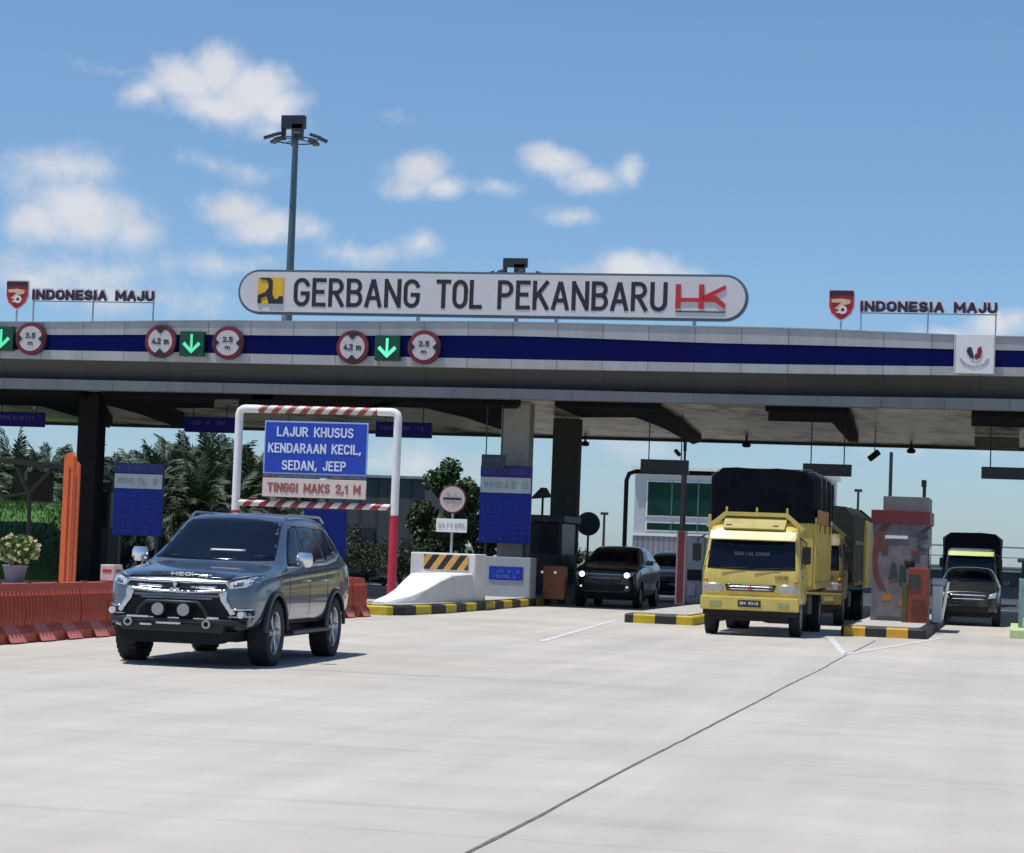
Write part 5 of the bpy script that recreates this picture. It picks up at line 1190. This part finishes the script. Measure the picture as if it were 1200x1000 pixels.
def far_fence():
    Y = 112; C = empty('guard_fence', (4, Y, 0), 'long pale metal railing above a dark beam beyond the toll lanes', 'fence')
    zt = at(1130,640,Y).z; zm = at(1130,664,Y).z; z0 = at(1130,684,Y).z
    MB().box((0,0,zt),(34,.06,.08)).box((0,0,(zt+zm)/2),(34,.04,.05)).obj('top_rail', mat('fence_grey', (.32,.36,.40), .5), C)
    for k in range(18): MB().box((-17+k*2,0,(zt+zm)/2),(.10,.06,zt-zm)).obj('post', MATS['fence_grey'], C)
    MB().box((0,.1,(zm+z0)/2),(34,.3,(zm-z0)), bev=.03).obj('dark_beam', mat('beam_dark', (.05,.065,.07), .6), C)
    MB().box((0,-.1,zm-.15),(34,.1,.10)).obj('mid_rail', grey_metal, C)
    MB().box((0,.3,z0/2),(34,.3,max(.1,z0))).obj('base_wall', mat('base_wall', (.12,.14,.14), .7), C)
far_fence()
def high_mast(px, py_top, py_lamp, Y, label, wpx=10):
    a = at(px, 315, Y); base = at(334, 315, Y) if px < 400 else a; z = at(px, py_lamp, Y).z; k = Y/2700; C = empty('high_mast_light', (a.x, Y, 0), label, 'light mast', 'high mast lights behind the canopy'); zt = at(px, py_top, Y).z
    r = wpx*k/2
    MB().cyl((0,0,0),(0,0,z),r*1.5,r*.72,16).obj('mast_pole', mat('mast_steel', (.11,.17,.19), .5, .4, .15), C)
    MB().ring((0,0),.1,.2,0,.1).v
    m = MB(); rr = 27*k
    pts = [(math.cos(2*PI*i/24)*rr*1.0, math.sin(2*PI*i/24)*rr, z-.1) for i in range(25)]; m.tube(pts, .05, 6)
    for i in range(4): a_ = PI/4+i*PI/2; m.cyl((0,0,z),(math.cos(a_)*rr, math.sin(a_)*rr, z-.1), .04, n=6)
    m.obj('lamp_ring', dark_metal, C)
    for i in range(8):
        a_ = 2*PI*i/8+.35; c = Vector((math.cos(a_)*rr*1.22, math.sin(a_)*rr*1.22, z+.05)); d = Vector((math.cos(a_), math.sin(a_), -.5)).normalized()
        m = MB(); m.box(c, (.75,.5,.20), rz=a_, bev=.04, ry=.35); m.obj('floodlight', mat('flood_grey', (.05,.06,.07), .4, .3), C)
    m = MB(); h = (zt-z); w = 22*k
    m.box((-w*.15, 0, zt-h*.28), (w*1.35, .5, h*.56)); m.box((-w*.72,0,z+h*.25),(w*.22,.3,h*.6)); m.box((w*.1,0,z+h*.3),(w*.6,.5,h*.65)); m.obj('head_frame', dark_metal, C)
high_mast(340, 136, 163, 150, 'tall high mast light with a ring of floodlights rising behind the name sign')
high_mast(607, 303, 322, 235, 'only the head of a far high mast showing above the TOL lettering', 6)

# ------------------------------------------------------------------ vegetation
leafm = mat('palm_leaf', (.008,.024,.008), .6, var=.5, scale=.9, col2=(.040,.075,.020))
def palm_meshes(seed):
    rnd = random.Random(seed); m = MB()
    nf = 34
    for f in range(nf):
        az = f*2.39996+rnd.uniform(-.2,.2); el = R(84)-f/nf*R(92)+rnd.uniform(-.1,.1); L = rnd.uniform(2.7,3.5); p = Vector((0,0,0)); d = Vector((math.cos(az)*math.cos(el), math.sin(az)*math.cos(el), math.sin(el))); side = Vector((-math.sin(az), math.cos(az), 0)); seg = 15; pts = [p.copy()]
        for s in range(seg):
            d = (d+Vector((0,0,-.075-.006*s))).normalized(); p = p+d*L/seg; pts.append(p.copy())
            if s > 1:
                upv = side.cross(d).normalized(); ll = (.72 if s < 11 else .72*(16-s)/5)*rnd.uniform(.8,1.1)*math.sin(min(1,(s)/4)*PI/2)
                for q in (0, .5):
                    base = p-d*(L/seg)*q
                    for sg in (-1, 1):
                        dr = (side*sg*.75+d*.85+upv*rnd.uniform(.0,.5)).normalized(); tip = base+dr*ll+Vector((0,0,-.16*ll*rnd.uniform(.5,1.3))); mid = base.lerp(tip,.5)+Vector((0,0,.06)); w = d*.05
                        m.add([base-w*.6, mid-w, tip, mid+w, base+w*.6], [(0,1,2,3,4)])
        pp = pts[::3]; m.tube(pp, [.05*(1-i/len(pp))+.008 for i in range(len(pp))], 4)
    cr = m.obj('crown', leafm, None, fix=False).data
    t = MB(); t.loft([[Vector((math.cos(2*PI*i/10)*r*(1+.12*((i+j)%2)), math.sin(2*PI*i/10)*r*(1+.12*((i+j)%2)), z)) for i in range(10)] for j, (z, r) in enumerate([(k*.3, .34-.006*k) for k in range(22)]+[(6.5,.45),(6.75,.2)])], False)
    tk = t.obj('trunk', mat('palm_trunk', (.05,.04,.028), .9, var=.4, scale=3), None).data
    for o in [o for o in bpy.data.objects if o.data in (cr, tk)]: bpy.data.objects.remove(o)
    return cr, tk
PM = [palm_meshes(s) for s in (1, 2, 3)]
def palm(px, ptop, Y, k, label, s=1.0, lean=0):
    cr, tk = PM[k % 3]; a = at(px, 600, Y); zt = at(px, ptop, Y).z; C = empty('oil_palm', (a.x, Y, 0), label, 'palm tree', 'oil palms beyond the toll gate', rz=k*1.3)
    zc = zt-2.6*s
    o = bpy.data.objects.new('crown', cr); COL.objects.link(o); o.parent = C; o.location = (0,0,zc); o.scale = (s,s,s)
    o = bpy.data.objects.new('trunk', tk); COL.objects.link(o); o.parent = C; o.scale = (1,1,zc/6.6)
spots = [(-10,530,140,1.1),(48,524,142,1.15),(76,532,138,1.1),(104,530,144,1.1),(132,536,140,1.1),(156,532,146,1.1),(180,528,142,1.1),(205,524,146,1.15),(230,522,144,1.15),(255,524,140,1.1),(280,528,146,1.1),(304,536,140,1.1),(328,548,142,1.05),(356,556,140,1.0),(-30,520,118,1.1),(12,516,122,1.1),(35,535,104,.9),(62,536,126,1.0),(84,540,112,.9),(118,548,120,.95),(143,549,108,.9),(168,542,128,1.0),(192,520,122,1.1),(216,514,130,1.15),(243,512,118,1.1),(268,520,126,1.05),(292,530,112,.95),(316,540,124,1.0),(340,546,130,1.0),(372,556,122,.9),(230,548,100,.9),(270,555,102,.85),(180,560,99,.85),(20,560,100,.85)]
where = ['back row, at the left edge', 'back row, over the shelter wall', 'back row, behind the tall orange post', 'back row, behind the dark left column', 'back row, left edge of the tariff board', 'back row, over the tariff board header', 'back row, right edge of the tariff board', 'back row, left of the hanging sign', 'back row, below the hanging sign left half', 'back row, below the hanging sign right half', 'back row, behind the portal left post', 'back row, left edge of the lane board', 'back row, behind LAJUR on the lane board', 'back row, behind KHUSUS on the lane board', 'beyond the left edge of the canopy', 'above the shelter roof at the far left', 'low and close behind the shelter', 'between shelter and orange posts', 'right behind the orange posts', 'hidden partly by the dark left column', 'just right of the dark left column', 'above the left tariff board', 'tallest but one, right of the tariff board', 'tall, between tariff board and portal left post', 'tallest, below the hanging sign left of the portal', 'just left of the portal left post', 'just right of the portal left post', 'left part behind the blue lane board', 'middle behind the blue lane board', 'right part behind the blue lane board', 'shorter, in front of the tallest palms left of the portal', 'shorter, behind the portal left post', 'shorter, over the right edge of the tariff board', 'shorter, under the shelter roof']
for k, (px, pt, Y, s) in enumerate(spots): palm(px, pt, Y, k, 'oil palm with dark fronds, '+where[k], s)

def bush_mesh(seed, n=2600, spiky=False):
    rnd = random.Random(seed); m = MB()
    for _ in range(16):
        c = Vector((rnd.gauss(0,.42), rnd.gauss(0,.42), rnd.uniform(.15,.85))); leafclump(m, c, .34, .34, .22, n//16, .085, rnd)
    me = m.obj('foliage', None, None, fix=False); d = me.data; bpy.data.objects.remove(me); return d
BM_ = [bush_mesh(s) for s in (11, 12, 13)]
sm_ = MB()
for a in range(5): sm_.tube([(0,0,0),(math.cos(a*1.3)*.15,math.sin(a*1.3)*.15,.35),(math.cos(a*1.3)*.35,math.sin(a*1.3)*.35,.8)], [.04,.03,.01], 5)
so_ = sm_.obj('stem', MATS['stem']); SM = so_.data; bpy.data.objects.remove(so_)
def bush(px, pyt, Y, wpx, label, m, k=0, zb=0, group='shrubs and trees behind the lanes', name='shrub', cat='shrub', H=None):
    a = at(px, pyt, Y); z = a.z; C = empty(name, (a.x, Y, zb), label, cat, group, rz=k); w = wpx*Y/2700; h = z-zb
    d = BM_[k % 3].copy(); d.materials.clear(); d.materials.append(m)
    o = bpy.data.objects.new('foliage', d); COL.objects.link(o); o.parent = C; o.scale = (w/1.9, w/1.9, h/1.05)
    o = bpy.data.objects.new('stem', SM); COL.objects.link(o); o.parent = C; o.scale = (w/1.9, w/1.9, h/1.05)
g1 = mat('leaf_dark', (.014,.026,.010), .6, var=.5, scale=3, col2=(.045,.065,.028)); g2 = mat('leaf_mid', (.03,.07,.018), .6, var=.5, scale=3, col2=(.08,.13,.04)); g3 = mat('leaf_grey', (.035,.042,.03), .7, var=.5, scale=4, col2=(.09,.10,.07))
for k, a in enumerate(((395,612,92,70,'dark shrub behind the portal lower bar, left of the shed door',g1),(430,628,88,60,'low dark shrub in front of the ribbed shed',g1),(470,640,84,60,'low dark shrub behind the red post base',g1),(492,628,90,50,'dark shrub between the shed and the round sign',g1),
                       (415,668,80,70,'lowest dark shrub right of the SUV tail',g1),(450,676,80,60,'low dark shrub behind the ramp tip',g1))):
    bush(a[0], a[1], a[2], a[3], a[4], a[5], k)
for k, a in enumerate(((305,615,96,70,'bushy shrub under the blue lane board',g1),(345,600,96,70,'taller shrub below the pale height notice',g1),(225,610,90,70,'shrub left of the SUV windscreen',g1),(60,600,96,90,'dark shrub on the bank under the shelter',g1),(150,636,80,70,'dark shrub under the left tariff board',g1),(205,640,80,60,'dark shrub right of the left tariff board',g1),(590,650,84,60,'dark shrub behind the white block and grey cabinet',g1),(622,640,84,60,'dark shrub behind the lamp post with hooded head',g1))):
    bush(a[0], a[1], a[2], a[3], a[4], a[5], k+7)
for k, a in enumerate(((665,628,68.0,38,'grey green plant at the foot of the dark column',g3),(692,640,69.5,34,'leafy grey green plant below the dark round disc',g3),(656,650,63.6,34,'low plant in the shade beside the brown orange cabinet',g3))):
    bush(a[0], a[1], a[2], a[3], a[4], a[5], k+3, .2, 'plants on the left island in shade', 'potted_plant', 'plant')
for k, a in enumerate(((88,592,100,90,'shrub at the end of the bank behind the orange posts'),(118,598,104,90,'shrub low behind the dark left column'),(165,606,102,90,'shrub low behind the tariff board with the palms'),(215,598,104,95,'broad shrub low under the tallest palms'),(255,602,100,90,'broad shrub low left of the portal post'),(290,606,102,80,'broad shrub low right of the portal post'),(325,606,104,80,'broad shrub low behind the SUV roof'),(365,606,104,80,'broad shrub at the left edge of the shed'))):
    bush(a[0], a[1], a[2], a[3], a[4], g1, k+1)
def tree(px, pyt, Y, wpx, label, m, seed):
    a = at(px, pyt, Y); C = empty('broadleaf_tree', (a.x, Y, 0), label, 'tree', 'broadleaf trees beyond the lanes'); w = wpx*Y/2700/2; h = a.z; rnd = random.Random(seed)
    t = MB(); t.tube([(0,0,0),(.1,0,h*.3),(0,0,h*.55),(.1,0,h*.85)], [.2,.15,.1,.04], 8); lim = []
    for k in range(14):
        a_ = rnd.uniform(0,6.28); z0 = h*rnd.uniform(.2,.7); e = Vector((math.cos(a_)*w*rnd.uniform(.5,.95), math.sin(a_)*w*.8, min(h*.97, z0+h*rnd.uniform(.1,.35)))); t.tube([(0,0,z0), (Vector((0,0,z0))+e)/2+Vector((0,0,.1)), e], [.07,.045,.015], 5); lim.append(e)
    t.obj('trunk', MATS['palm_trunk'], C); m_ = MB()
    for e in lim+[Vector((rnd.uniform(-.3,.3)*w, 0, h*.93)), Vector((-.4*w,0,h*.88)), Vector((.1*w,0,h*.98))]: leafclump(m_, e, w*.38, w*.38, h*.11, 330, .22, rnd)
    for _ in range(14): leafclump(m_, (rnd.uniform(-.7,.7)*w, rnd.uniform(-.6,.6)*w, h*rnd.uniform(.12,.6)), w*.4, w*.4, h*.12, 220, .22, rnd)
    m_.obj('crown', m, C, fix=False)
tree(525, 548, 92, 78, 'loose broadleaf tree behind the round white sign', g2, 4)
tree(572, 570, 96, 50, 'darker broadleaf tree half behind the tariff board with pale band', g1, 5)
